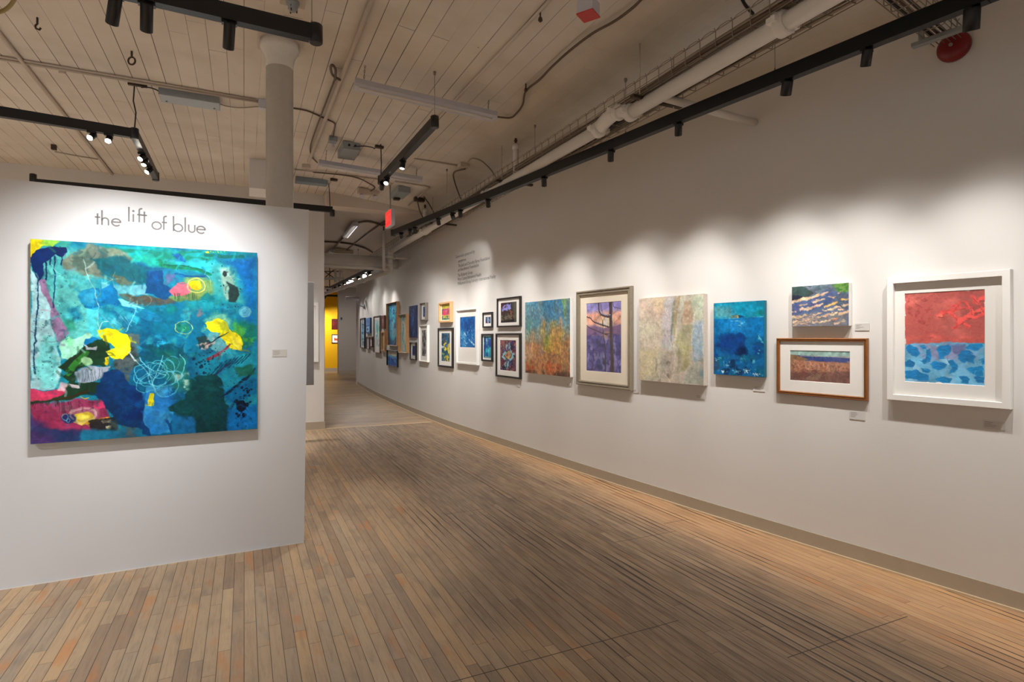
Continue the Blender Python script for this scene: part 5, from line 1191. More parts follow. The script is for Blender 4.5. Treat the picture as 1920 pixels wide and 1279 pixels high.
picture('framed_artwork', 'little dark red framed sketch beside the silver-framed sketch', (692.2, 697.3, 631.2, 631.2, 651, 651), .04, 'pale_sketch', frame=plain('oxblood_frame', (84, 30, 30), .4), fw=.03, art_in=(.22, .14, .22, .14), mat=M_MAT, pmat=M_PAPER)
picture('framed_artwork', 'blue prints stacked in a tall black frame, far end of the curving wall', (674.9, 682.8, 597, 596.3, 652.3, 653.4), .045, 'stacked_blue_prints', frame=M_FBLACK, fw=.025, art_in=(.12, .06, .12, .06), mat=M_MAT, pmat=M_PAPER)
# pictures in the room beyond and on the cross wall
YELP = [Vector((6.0, 25.6)), Vector((3.14, 25.6))]
picture('canvas_painting', 'small dark red picture on the yellow wall', (622, 635, 598, 598, 617, 617), .03, 'dark_red_field', P=YELP, side=M_BROWNSIDE)
picture('framed_artwork', 'black-framed white-matted picture with an orange shape on the yellow wall', (622, 636, 627, 627, 643.3, 643.3), .03, 'orange_sail', P=YELP, frame=M_FBLACK, fw=.02, art_in=(.08, .1, .08, .1), mat=M_MAT, pmat=M_PAPER)
ENDP = [Vector((3.6, 26.2)), Vector((-2, 26.2))]
picture('canvas_painting', 'brown square picture on the orange wall over the white door', (607.2, 610.9, 576, 576, 591, 591), .04, 'brown_profile', P=ENDP, side=M_BROWNSIDE)
BACKP = [Vector((1.17, YB)), Vector((-9, YB))]
picture('framed_artwork', 'white-framed print mostly hidden behind the free-standing wall', (545, 597.5, 566, 568, 681, 678), .05, 'hidden_print', P=BACKP, frame=M_FWHITE, fw=.05, art_in=(.12, .1, .21, .12), mat=M_MAT, pmat=M_PAPER)
c, d = on_wall(580, 625, [Vector((1.17, YB - .9)), Vector((-9, YB - .9))])
z0_, z1_ = EYE + (HY - 722) / F * d, EYE + (HY - 529) / F * d
box_obj('display_panel', (c.x - .25, c.y, (z0_ + z1_) / 2), (.62, .05, z1_ - z0_), plain('mid_grey_panel', (150, 150, 154), .6), bev=.004, label='tall plain grey panel standing out behind the free-standing wall', cat='panel')
t = bpy.data.objects['display_panel']
tube_obj('stand_post', [(c.x - .35, c.y, 0), (c.x - .35, c.y, .95)], .02, M_GALV, t)
box_obj('stand_foot', (c.x - .35, c.y, .01), (.4, .3, .02), M_GALV, t, bev=.004)

# ------------------------------------------------------------ wall labels
def placard(px, label, P=None, lines=4, grp=None, mat=None):
    x0, x1, y0, y1 = px; P = P or WPOLY
    a, b, da, db = place(P, x0, x1, .004); e = b - a; e.z = 0; W = e.length; H = (y1 - y0) * (da + db) / 2 / F
    rz = math.atan2(e.y, e.x); n = Vector((math.sin(rz), -math.cos(rz), 0)); c = (a + b) / 2 - n * .004; c.z = EYE + (HY - (y0 + y1) / 2) * (da + db) / 2 / F
    root = empty('wall_label', c, rz, label, 'label', grp)
    bm = bmesh.new(); add_box(bm, (0, -.0025, 0), (W, .003, H)); link('card', mesh(bm, 'card', mat or M_PLACARD), root)
    bm = bmesh.new(); rg = random.Random(int(x0))
    for k in range(lines):
        L = W * rg.uniform(.25, .55); z = H * (.34 - .68 * k / max(lines, 1)) - H * .03
        add_box(bm, (-W * .42 + L / 2, -.0043, z), (L, .0006, H * .035))
    link('printed_lines', mesh(bm, 'printed_lines', M_INK), root)
placard((510.5, 537.5, 655.5, 669), 'grey wall label on the free-standing wall right of the huge teal canvas', P=[PART[0], PART[2]])
placard((1603, 1630, 606.5, 620), 'wall label right of the dappled stream canvas')
placard((1593, 1622, 771.5, 787), 'wall label below the walnut framed marsh landscape')
placard((1843, 1885, 790, 805), 'wall label below the wide white frame')
placard((1412.5, 1434, 724, 734), 'wall label below the deep blue seascape canvas', mat=M_WALL)
placard((1304, 1321, 740, 748.5), 'wall label below the cream and sage textured canvas', mat=M_WALL)
placard((1188, 1197, 730, 737), 'wall label at the lower right of the pewter frame', mat=M_WALL)
placard((1063, 1070, 719, 725), 'wall label below the blue-to-amber canvas', mat=M_WALL)
placard((968, 975, 720, 726), 'wall label below the mosaic-like print', mat=M_WALL)
placard((918, 923, 688, 693), 'wall label below the turquoise strips', mat=M_WALL)
placard((889, 896, 695, 701), 'wall label below the tall white frame', mat=M_WALL)
placard((845, 851, 697, 703), 'wall label below the harbour scene', mat=M_WALL)
placard((620, 622.6, 641, 643.5), 'tiny label on the yellow wall beside the white-matted picture', P=YELP, mat=M_YEL)

# ------------------------------------------------------------ lettering
def glyph_parts(ch):
    """stroke skeletons in units where the x-height is 44; returns (list of polylines, list of dots)"""
    def arc(cx, cy, r, a0, a1, n=20): return [(cx + r * math.cos(math.radians(a0 + (a1 - a0) * k / n)), cy + r * math.sin(math.radians(a0 + (a1 - a0) * k / n))) for k in range(n + 1)]
    if ch == 't': return [[(0, 0), (0, 63)], [(-12, 42), (12, 42)]], []
    if ch == 'h': return [[(-14, 0), (-14, 82)], [(-14, 24)] + arc(0, 26, 14, 180, 0) + [(14, 0)]], []
    if ch == 'e': return [[(-19, 22), (19, 22)] + arc(0, 20.5, 19.5, 4, 318, 30)], []
    if ch == 'l': return [[(0, 0), (0, 82)]], []
    if ch == 'i': return [[(0, 0), (0, 44)]], [(0, 61, 6)]
    if ch == 'f': return [[(0, 0)] + [(0, 66)] + arc(11, 66, 11, 180, 75, 10), [(-9, 42), (15, 42)]], []
    if ch == 'o': return [arc(0, 21, 20.5, 0, 360, 36)], []
    if ch == 'b': return [[(-21, 0), (-21, 84)], arc(0, 21, 20.5, 0, 360, 36)], []
    if ch == 'u': return [[(-14, 44), (-14, 16)] + arc(0, 16, 14, 180, 360) + [(14, 44)]], []
def stroke2d(bm, pts, w, y0, y1):
    P = [Vector(p) for p in pts]; L = []
    closed = (P[0] - P[-1]).length < 1e-3
    for i, p in enumerate(P):
        a = P[i - 1] if i else (P[-2] if closed else P[0]); b = P[i + 1] if i < len(P) - 1 else (P[1] if closed else P[-1])
        t = (b - a).normalized(); n = Vector((-t.y, t.x)) * w / 2; L.append((p + n, p - n))
    V = [[bm.verts.new((q.x, y, q.y)) for y in (y0, y1) for q in pr] for pr in L]
    for A, B in zip(V[:-1], V[1:]):
        for f in ((0, 1), (1, 3), (3, 2), (2, 0)): bm.faces.new((A[f[0]], A[f[1]], B[f[1]], B[f[0]]))
    if not closed: bm.faces.new((V[0][0], V[0][2], V[0][3], V[0][1])); bm.faces.new((V[-1][0], V[-1][1], V[-1][3], V[-1][2]))
PF = [PART[0], PART[2]]
lc, ld = on_wall(282, 420, PF)
rzp = math.atan2((PART[0] - PART[2]).y, (PART[0] - PART[2]).x)
sign = empty('wall_lettering', lc, rzp, 'grey lettering reading the lift of blue, above the huge teal canvas', 'lettering')
for ch, x, y in (('t', 548, 363), ('h', 591, 366), ('e', 653, 371), ('l', 724, 346), ('i', 749, 348), ('f', 782, 350), ('t', 811, 353), ('o', 880, 390), ('f', 920, 393), ('b', 1000, 402), ('l', 1040, 405), ('u', 1077, 408), ('e', 1129, 413)):
    p, d = on_wall(x / 2.995, 300 + y / 2.995, PF); k = d / F / 2.995
    bm = bmesh.new(); S, D = glyph_parts(ch)
    for pl in S: stroke2d(bm, [(a * k * 1.06, b * k) for a, b in pl], 7.8 * k, -.0002, -.0022)
    for (a, b, r) in D: add_lathe(bm, [(r * k, 0), (r * k, .002)], 16, Matrix.Translation((a * k, -.0002, b * k)) @ Matrix.Rotation(math.radians(90), 4, 'X'))
    bmesh.ops.recalc_face_normals(bm, faces=bm.faces[:])
    o = link('letter_' + ch, mesh(bm, 'letter_' + ch, M_TEXT), sign); M = Matrix.Rotation(-rzp, 4, 'Z') @ Matrix.Translation(p - lc); o.location = M.to_translation()
def text_mesh(body, size, name, mat):
    cu = bpy.data.curves.new(name + '_outline', 'FONT'); cu.body = body; cu.size = size; cu.extrude = .0006; cu.resolution_u = 2; cu.offset = -size * .007
    o = bpy.data.objects.new(name + '_tmp', cu); COL.objects.link(o); dg = bpy.context.evaluated_depsgraph_get(); me = bpy.data.meshes.new_from_object(o.evaluated_get(dg)); me.name = name
    bpy.data.objects.remove(o); bpy.data.curves.remove(cu); me.materials.clear(); me.materials.append(mat); return me
spc, _ = on_wall(890, 505); cr = None
TX = [('Generously sponsored by:', 854.5, 485, 890.3), ('anonymous', 859, 492.8, 873.8), ('The Jack and Dorothy Byrne Foundation', 859, 501.8, 918.2), ('art beechmore Foundation', 858.7, 509.3, 897.4), ('The Richards Group', 858.2, 519.5, 886), ('West Central Behavioral Health', 858.2, 527, 902), ('Williamson Group Sotheby\'s International Realty', 858, 534.8, 929.4)]
for body, x0, y0, x1 in TX:
    a, b, da, db = place(WPOLY, x0, x1, .003); e = b - a; e.z = 0; rz = math.atan2(e.y, e.x); a.z = EYE + (HY - y0) * da / F
    if cr is None: cr = empty('wall_lettering', a, 0, 'small grey list of sponsor names high on the curving wall', 'lettering'); base = a.copy()
    me = text_mesh(body, .078, 'text_line', M_TEXT); W0 = max(v.co.x for v in me.vertices); s = e.length / W0
    me.transform(Matrix.Diagonal((s, .95, 1, 1))); me.transform(Matrix.Rotation(math.radians(90), 4, 'X'))
    o = link('text_line', me, cr); o.location = a - base; o.rotation_euler = (0, 0, rz)
# ------------------------------------------------------------ lighting tracks and spotlights
def rail(bm, P, w=.055, h=.082):
    for a, b in zip(P[:-1], P[1:]):
        d = b - a; R = Matrix.Rotation(math.atan2(d.y, d.x), 3, 'Z'); m = (a + b) / 2
        add_box(bm, m, (d.length + .004, w, h), R)
def track(P, label, wires=(), caps=(0, -1), w=.055, h=.082, cord=None):
    base = P[0].copy(); root = empty('lighting_track', base, 0, label, 'lighting track'); Q = [p - base for p in P]
    bm = bmesh.new(); rail(bm, Q, w, h); link('rail', mesh(bm, 'rail', M_BLACK), root)
    for i in caps:
        bm = bmesh.new(); add_lathe(bm, [(.03, -h * .62), (.036, -h * .55), (.036, h * .55), (.03, h * .62)], 20, Matrix.Translation(Q[i])); link('end_cap', mesh(bm, 'end_cap', M_BLACKP), root)
    for p in wires:
        q = p - base; top = ceil_z(p.x) - base.z
        bm = bmesh.new(); add_tube(bm, [q + Vector((0, 0, h * .4)), (q.x, q.y, top)], .0022, 6); add_lathe(bm, [(.006, 0), (.012, .012), (.012, .03)], 10, Matrix.Translation((q.x, q.y, top - .03))); add_lathe(bm, [(.008, 0), (.004, .025)], 8, Matrix.Translation(q + Vector((0, 0, h * .5))))
        link('suspension_wire', mesh(bm, 'suspension_wire', M_WIRE), root)
    if cord:
        link('power_cord', mesh_tube([Vector(c) - base for c in cord], .006, M_CABLEB), root)
    return root
def mesh_tube(P, r, mat, seg=8):
    bm = bmesh.new(); add_tube(bm, P, r, seg); return mesh(bm, 'tube', mat)
SPOT_MESH = {}
def spot(T, aim, label, grp, watts=WALL_WATTS, angle=62, blend=1.0, r=.027, L=.085, lens=None, color=SPOT_COLOR, size=.03, on=True, flood=.42, drop=.041):
    """a cylinder spotlight hanging under track point T and turned to aim; its lamp sits at the lens"""
    d = (Vector(aim) - T).normalized(); piv = T - Vector((0, 0, drop + .045))
    root = empty('spotlight', T - Vector((0, 0, drop)), 0, label, 'spotlight', grp)
    key = (round(r, 4), round(L, 4), (lens or M_LENSDIM).name)
    if key not in SPOT_MESH:
        bm = bmesh.new(); add_lathe(bm, [(r * .9, -.045), (r, -.04), (r, L - .045), (r * .93, L - .043), (r * .88, L - .052)], 24, caps=False)
        f = bm.faces.new([v for v in bm.verts[:24]][::-1]); b_ = mesh(bm, 'lamp_body', M_BLACK)
        bm = bmesh.new(); add_lathe(bm, [(r * .9, L - .056), (r * .9, L - .052)], 24); l_ = mesh(bm, 'lens', lens or M_LENSDIM)
        bm = bmesh.new(); add_box(bm, (0, 0, -.006), (.07, .03, .016)); add_tube(bm, [(0, 0, -.01), (0, 0, -.045)], .009, 10); add_lathe(bm, [(.014, -.056), (.014, -.03)], 12, None); s_ = mesh(bm, 'mount', M_BLACKP)
        SPOT_MESH[key] = (b_, l_, s_)
    b_, l_, s_ = SPOT_MESH[key]; q = d.to_track_quat('Z', 'Y').to_euler()
    off = Vector((0, 0, -.045))
    o = link('mount', s_, root)
    for nm, me in (('lamp_body', b_), ('lens', l_)):
        o = link(nm, me, root); o.location = off; o.rotation_euler = q
    for W_, A_, B_ in ((watts, angle, blend), (watts * flood, 92, 1.0)) if on else ():  # second wide light added per lamp, tipped down to brighten lower wall and floor
        if W_ <= 0: continue
        ld = bpy.data.lights.new('spotlight_beam', 'SPOT'); ld.energy = W_; ld.color = color; ld.spot_size = math.radians(A_); ld.spot_blend = B_; ld.shadow_soft_size = size
        lo = bpy.data.objects.new('spotlight_beam', ld); COL.objects.link(lo); lo.parent = root; lo.location = off + d * (L - .035); lo.rotation_euler = (-(d if W_ == watts else (Vector(aim) - Vector((0, 0, 1.3)) - T).normalized())).to_track_quat('Z', 'Y').to_euler()
    return root
def wall_aim(px, py, P=None): return on_wall(px, py, P)[0]
def along(P, px):
    r = ray(px, HY)
    for a, b in zip(P[:-1], P[1:]):
        e = b - a; den = r.x * e.y - r.y * e.x
        if abs(den) < 1e-9: continue
        u = (a.x * r.y - a.y * r.x) / den * 1.0; t = (a.x * e.y - a.y * e.x) / den
        if -1e-6 <= u <= 1 + 1e-6 and t > 0: return a + e * u
    raise ValueError('no track at %s' % px)

ZT = EYE + 1.6
TR = [at_z(x, y, ZT) for x, y in ((737, 437), (930, 361), (1160, 267), (1250, 229.5), (1440, 153), (1680, 56), (1855, -14))]
e = (TR[-1] - TR[-2]).normalized(); TR.append(TR[-1] + e * 2.4)
track(TR, 'long black lighting track running beside the curving wall', wires=[along(TR, x) for x in (1453, 1173)] + [along(TR, 1003), along(TR, 838)])
NEAR = 'spotlights on the long track by the curving wall'
ORD = {1822: 'largest and nearest in the top right corner', 1625: 'next one in from the top right corner', 1475: 'squarish one above the deep blue seascape', 1272: 'slim one right of the stub pipe crossing', 1145: 'above the tree picture with faintly lit rim', 1020: 'above the blue-to-amber canvas', 915: 'right above the sponsor lettering'}
for px, ax, ay in ((1822, 1788, 700), (1625, 1540, 700), (1475, 1392, 700), (1272, 1262, 690), (1145, 1136, 690), (1020, 1030, 680), (915, 950, 670)):
    spot(along(TR, px), wall_aim(ax, ay), 'black cylinder spotlight, long track, ' + ORD[px], NEAR, L={1822: .10, 1475: .085}.get(px, .088), r={1822: .034, 1475: .032}.get(px, .026), watts=WALL_WATTS * (.72 if px > 1600 else .92))
FARSP = {863: ('tiny dark one behind the bright-lensed one', 880, 670), 849: ('small one with a shining rim near its far third', 886, 512), 822: ('fourth from its far end', 871, 660), 778: ('third cluster lamp from its far end', 834, 660), 769: ('close to the far end, second', 793, 655), 752: ('closest to the far end', 768, 650)}
for px, (t_, ax, ay) in FARSP.items():
    spot(along(TR, px), wall_aim(ax, ay), 'black spotlight, long track, ' + t_, NEAR, lens=M_LENS if px == 849 else None, angle=46 if px == 849 else 58, blend=.6 if px == 849 else 1.0, watts=34 if px == 849 else WALL_WATTS * .85, flood=.0 if px == 849 else .36)
for k, s_ in enumerate((.75, 1.7)):     # the track goes on past the picture's right edge
    p = TR[-2] + e * s_; spot(p, wall_aim(1900, 600) + Vector((.1 + .12 * k, -.7 - .9 * k, -.1)), 'black spotlight of the long track just past the right edge' if k == 0 else 'black spotlight of the long track farthest past the right edge', 'spotlights beyond the right edge')

ZF = EYE + 1.5
FT = [at_z(697, 504, ZF), at_z(617, 541, ZF)]
track(FT, 'far black lighting track crowded with lamps past the pipe elbow', wires=[FT[0] * .75 + FT[1] * .25, FT[0] * .4 + FT[1] * .6])
for i, (u, ax, ay, lit) in enumerate(((.04, 744, 600, 0), (.12, 0, 0, 1), (.24, 731, 600, 0), (.38, 0, 0, 1), (.46, 0, 0, 1), (.56, 712, 600, 0), (.68, 703, 610, 0), (.8, 690, 610, 0), (.92, 679, 610, 0))):
    T = FT[0].lerp(FT[1], u)
    if lit: spot(T, T + Vector((-.75 + .1 * i, -1.6, -.95)), 'glaring spotlight facing the camera on the far track, ' + {1: 'nearest to the pipe elbow', 3: 'right one of the close pair', 4: 'left one of the close pair'}[i], 'glaring lamps on the far track', lens=M_LENSFAR, watts=60, r=.05)
    else: spot(T, wall_aim(ax, ay), 'dark spotlight on the far track, ' + ('first', '', 'second', '', '', 'third', 'fourth', 'fifth', 'sixth')[i] + ' from the pipe elbow', 'dark lamps on the far track', watts=WALL_WATTS * .42, r=.042)
# track above the free-standing wall, in front of it
ZN = EYE + 1.62
NT_ = [at_z(592, 64, ZN), at_z(430, 22, ZN), at_z(270, -12, ZN)]; e2 = (NT_[-1] - NT_[0]).normalized(); NT_ = [NT_[0], NT_[0] + e2 * 4.2]
track(NT_, 'thick black lighting track crossing the top left in front of the column', wires=[NT_[0] + e2 * .02, NT_[0] + e2 * 2.2])
for px, ax, ay, t_ in ((430, 400, 560, 'rightmost, near the column'), (275, 268, 540, 'middle one'), (215, 130, 560, 'leftmost, cut by the top edge')):
    spot(along(NT_, px), wall_aim(ax, ay, PF), 'black spotlight under the thick top left track, ' + t_, 'spotlights of the top left track', watts=WALL_WATTS * .78, color=(1, .97, .94), angle=56, L=.13)
spot(NT_[0] + e2 * 2.2, PART[0].lerp(PART[2], .62).to_3d() + Vector((0, 0, 1.2)), 'black spotlight under the top left track outside the left edge', 'spotlights beyond the left edge', watts=WALL_WATTS * .5, color=(1, .97, .94), angle=50)
# L-shaped track behind the free-standing wall
ZL = EYE + 1.855
LT = [at_z(-60, 200, ZL), at_z(252, 251, ZL), at_z(292, 331, ZL)]
c0 = at_ceil(252, 163)
track(LT, 'L-shaped black lighting track behind the free-standing wall', wires=[], caps=(1, 2), cord=[LT[1] + Vector((0, 0, .03)), LT[1] + Vector((.01, .01, .2)), LT[1] + Vector((-.008, 0, .3)), (LT[1].x, LT[1].y, ceil_z(LT[1].x) - .01)])
for i, (T, d, t_) in enumerate(((along(LT[:2], 172), (-.32, -1, -.75), 'brightest, left one with glare'), (along(LT[:2], 204), (-.05, -1, -.9), 'second, just left of the corner'), (along(LT[1:], 266), (-.5, -1, -.95), 'first after the corner'), (along(LT[1:], 271), (-.2, -.8, -1.2), 'smallest, middle of the short arm'), (along(LT[1:], 279), (-.6, -.9, -.9), 'last on the short arm'))):
    spot(T, T + Vector(d), 'lit spotlight on the L-shaped track, ' + t_, 'lit lamps of the L-shaped track', lens=M_LENSFAR if i != 3 else M_LENS, watts=140, angle=75, flood=0, r=.026)
# middle track over the passage
ZM = EYE + 1.82
MT = [at_z(815, 229, ZM), at_z(714, 338, ZM)]
track(MT, 'short black lighting track hanging in the middle over the passage', wires=[MT[0]], cord=[MT[1] + Vector((0, 0, .03)), MT[1] + Vector((.006, 0, .2)), (MT[1].x, MT[1].y, ceil_z(MT[1].x) - .01)])
for u, aim, t_, w_ in ((.52, at_z(655, 965, 0), 'biggest, with a bright lens', 70), (.86, at_z(420, 1200, 0), 'small one beyond the middle', 30), (.97, at_z(640, 770, 0), 'at the far end', 50)):
    spot(MT[0].lerp(MT[1], u), aim, 'lit spotlight under the middle track, ' + t_, 'lit lamps of the middle track', lens=M_LENS, watts=w_, angle=60)
# long track behind the free-standing wall's top edge
YBk = 8.75
a_ = at_y(623, 399.5, YBk); b_ = at_y(62, 334, YBk)
track([a_, b_], 'black lighting track showing as a strip over the free-standing wall', caps=(0, 1), cord=[a_ + Vector((-.03, 0, .03)), a_ + Vector((-.04, 0, .3)), (a_.x - .05, a_.y, ceil_z(a_.x) - .01)])
for k in range(3):
    T = a_.lerp(b_, .12 + .25 * k); spot(T, Vector((T.x - 1, YB - .3, .3)), 'black spotlight of the track behind the free-standing wall, ' + ('nearest to its right end', 'in the middle of it', 'towards its left end')[k], 'spotlights hidden behind the free-standing wall', watts=190, angle=80)

# unseen floodlights added so their floor bounce brightens ceiling and lower walls
GT = [Vector((-3.0, -2.8, 3.3)), Vector((-3.0, 2.4, 3.3))]
track(GT, 'added unseen black lighting track left of the camera', wires=[GT[0] * .8 + GT[1] * .2, GT[0] * .2 + GT[1] * .8])
for k in range(4):
    T = GT[0].lerp(GT[1], .08 + .28 * k); spot(T, T + Vector((-.2 + .1 * k, .25, -2.2)), 'added unseen black floodlight of the track left of the camera, ' + ('rearmost', 'second from the rear', 'second from the front', 'foremost')[k], 'added unseen bounce floodlights', watts=330, angle=120, flood=0, color=(.92, .96, 1.0))
HT = [Vector((-6.4, 6.6, 3.3)), Vector((-2.95, 7.9, 3.3))]
track(HT, 'added unseen black lighting track over the room behind the free-standing wall', wires=[HT[0] * .8 + HT[1] * .2, HT[0] * .2 + HT[1] * .8])
for k in range(3):
    T = HT[0].lerp(HT[1], .1 + .4 * k); spot(T, T + Vector((0, .4, -2.2)), 'added unseen black floodlight over the room behind the free-standing wall, ' + ('left', 'middle', 'right')[k], 'added unseen bounce floodlights', watts=330, angle=120, flood=0, color=(.92, .96, 1.0))
YT = [Vector((3.9, 24.3, 3.2)), Vector((3.0, 24.3, 3.2))]  # this track and its lamps are added to brighten yellow wall and door
track(YT, 'added black lighting track in front of the yellow wall', wires=[YT[0] * .5 + YT[1] * .5])
spot(YT[0] * .6 + YT[1] * .4, Vector((3.5, 25.6, 1.7)), 'added black spotlight washing the yellow wall', 'added far room spotlights', watts=150, angle=80)
spot(YT[1], Vector((2.6, 26.2, 1.4)), 'added black spotlight washing the white door', 'added far room spotlights', watts=160, angle=70)
UT = [Vector((1.4, 20.5, 3.2)), Vector((2.6, 20.5, 3.2))]  # another added track, lifting the grey far wall and passage floor
track(UT, 'added black lighting track in the far passage facing the grey wall', wires=[UT[0] * .5 + UT[1] * .5])
spot(UT[1], Vector((3.9, 23.4, 1.2)), 'added black spotlight washing the grey far wall', 'added far room spotlights', watts=110, angle=80)
spot(UT[0], Vector((1.8, 18.6, 0)), 'added black spotlight on the floor of the far passage', 'added far room spotlights', watts=110, angle=90)

# ------------------------------------------------------------ cast iron column
cp = at_depth(524.5, 300, 4.36); cx, cy = cp.x, cp.y; zc = ceil_z(cx)
col = empty('column', (cx, cy, 0), 0, 'glossy grey round iron column rising behind the free-standing wall', 'column')
bm = bmesh.new(); add_lathe(bm, [(.115, 0), (.115, .05), (.100, .06), (.098, zc - .24)], 40); link('shaft', mesh(bm, 'shaft', M_COLUMN), col)
bm = bmesh.new(); add_lathe(bm, [(.098, zc - .25), (.101, zc - .20), (.110, zc - .16), (.126, zc - .125), (.138, zc - .11), (.140, zc - .10), (.140, zc - .048)], 40); link('capital', mesh(bm, 'capital', M_COLUMN), col)
box_obj('bearing_block', (0, 0, zc - .024), (.31, .34, .05), M_CREAM, col, bev=.004)

# ------------------------------------------------------------ sprinkler main, tray and branch pipes
ZP = EYE + 1.692; XP = 2.635
main = empty('sprinkler_main', (XP, 3.6, ZP), 0, 'white sprinkler main pipe running under the cable tray along the wall', 'pipe')
def sub(name, bm, mat, root, base): 
    bmesh.ops.translate(bm, verts=bm.verts[:], vec=-Vector(base)); return link(name, mesh(bm, name, mat), root)
B0 = (XP, 3.6, ZP)
bm = bmesh.new(); add_tube(bm, [(XP, -2.5, ZP), (XP, 3.52, ZP)], .05, 20); sub('pipe_run', bm, M_PIPE, main, B0)
bm = bmesh.new(); add_tube(bm, [(XP - .02, 3.86, ZP), (XP - .02, 11.15, ZP)], .05, 20); sub('pipe_run', bm, M_PIPE, main, B0)
def coupling(P, axis, r=.066, L=.06):
    bm = bmesh.new(); R = align(axis).to_4x4(); add_lathe(bm, [(r * .86, -L / 2), (r, -L * .36), (r, L * .36), (r * .86, L / 2)], 20, Matrix.Translation(Vector(P)) @ R)
    side = R.to_3x3() @ Vector((1, 0, 0)); up = R.to_3x3() @ Vector((0, 1, 0))
    for s_ in (-1, 1): add_box(bm, Vector(P) + side * s_ * (r + .012), (.036, .03, L * .8), R.to_3x3()); add_tube(bm, [Vector(P) + side * s_ * (r + .014) - up * .028, Vector(P) + side * s_ * (r + .014) + up * .028], .007, 6)
    sub('coupling', bm, M_PIPE, main, B0)
coupling((XP, 3.50, ZP), (0, 1, 0)); coupling((XP - .02, 3.90, ZP), (0, 1, 0)); coupling((XP - .01, 3.64, ZP + .055), (0, 1, .5)); coupling((XP, 2.16, ZP), (0, 1, 0), .068, .07)
bm = bmesh.new(); add_tube(bm, arc_pts([(XP, 3.48, ZP), (XP, 3.62, ZP + .07), (XP - .02, 3.76, ZP + .05), (XP - .02, 3.92, ZP)], .09), .056, 18); sub('elbow', bm, M_PIPE, main, B0)
for y in (6.2, 8.8): coupling((XP - .02, y, ZP), (0, 1, 0))
bm = bmesh.new(); add_tube(bm, [(XP, 2.20, ZP + .02), (XP, 2.20, ceil_z(XP))], .034, 14); sub('riser', bm, M_PIPE, main, B0)
X1 = XP - .02; YE = 11.19; ZLo = EYE + 1.31
bm = bmesh.new(); add_tube(bm, arc_pts([(X1, 11.1, ZP), (X1, YE, ZP), (X1, YE, ZP - .1)], .07), .056, 18); sub('elbow', bm, M_PIPE, main, B0)
bm = bmesh.new(); add_tube(bm, [(X1, YE, ZP - .06), (X1, YE, ZLo)], .05, 18); sub('drop_pipe', bm, M_PIPE, main, B0)
coupling((X1, YE, ZP - .11), (0, 0, 1), .07); coupling((X1, YE, ZLo + .1), (0, 0, 1), .07); coupling((X1 - .02, YE + .1, ZLo), (-.12, 1, 0), .07)
bm = bmesh.new(); add_tube(bm, arc_pts([(X1, YE, ZLo + .1), (X1, YE, ZLo), (X1 - .03, YE + .2, ZLo)], .07), .056, 18); sub('elbow', bm, M_PIPE, main, B0)
fe = at_z(609, 551, ZLo)
bm = bmesh.new(); add_tube(bm, [(X1 - .02, YE + .1, ZLo), fe], .05, 16); sub('pipe_run', bm, M_PIPE, main, B0)
for t_ in (.3, .62): coupling(Vector((X1 - .02, YE + .1, ZLo)).lerp(fe, t_), (-.07, 1, 0))
bm = bmesh.new(); add_tube(bm, [(X1, YE, EYE + 1.57), (2.98, YE, EYE + 1.57)], .022, 12); add_lathe(bm, [(.034, 0), (.034, .05)], 12, Matrix.Translation((X1 + .04, YE, EYE + 1.57)) @ Matrix.Rotation(math.radians(90), 4, 'Y')); sub('branch_pipe', bm, M_PIPE, main, B0)
bm = bmesh.new(); add_tube(bm, [(X1, YE, EYE + 1.34), (1.0, YE, EYE + 1.34)], .034, 14); sub('branch_pipe', bm, M_PIPE, main, B0)
for px_, n_ in ((967, ''), (797, '')):
    r = ray(px_, HY); y_ = (XP - .02) / r.x * r.y
    bm = bmesh.new(); add_tube(bm, [(X1, y_, ZP + .03), (X1, y_, ceil_z(X1) - .06)], .03, 14); add_lathe(bm, [(.036, 0), (.036, .05)], 14, Matrix.Translation((X1, y_, ceil_z(X1) - .12))); sub('riser', bm, M_PIPE, main, B0)
    bm = bmesh.new(); add_tube(bm, [(X1, y_, ceil_z(X1) - .07), (X1, y_, ceil_z(X1))], .012, 8); add_lathe(bm, [(.02, 0), (.02, .01)], 8, Matrix.Translation((X1, y_, ceil_z(X1) - .03))); sub('riser_cap', bm, M_DKMETAL, main, B0)
vp = at_y(719.5, 480, 11.0)
bm = bmesh.new(); add_tube(bm, [(vp.x, 11.0, ZLo - .02), (vp.x, 11.0, ceil_z(vp.x) - .08)], .03, 14); add_tube(bm, [(vp.x, 11.0, ZLo), (X1, YE, ZLo)], .03, 12); link('drain_riser', mesh(bm, 'drain_riser', M_PIPE), label='thin white riser pipe standing left of the main pipe elbow', cat='pipe')
bm = bmesh.new(); add_tube(bm, [(vp.x, 11.0, ceil_z(vp.x) - .1), (vp.x, 11.0, ceil_z(vp.x))], .014, 8); link('riser_cap', mesh(bm, 'riser_cap', M_DKMETAL), bpy.data.objects['drain_riser'])
# stub from the fitting to the wall
wq, wd = on_wall(1415, 230)
st = [Vector((XP + .02, 3.62, ZP - .03)), wq]; st = [at_z(1240, 182, EYE + 1.712), wq + Vector((.004, 0, 0))]
bm = bmesh.new(); add_tube(bm, st, .029, 18); link('stub_pipe', mesh(bm, 'stub_pipe', M_PIPE), label='white stub pipe slanting from under the tray into the wall', cat='pipe')
# far duct and its lower pipe
bm = bmesh.new(); add_tube(bm, [(.6, 12.25, EYE + 1.60), (3.03, 12.25, EYE + 1.60)], .13, 24); link('air_duct', mesh(bm, 'air_duct', M_PIPE), label='wide white round duct crossing the far passage below the ceiling', cat='duct')
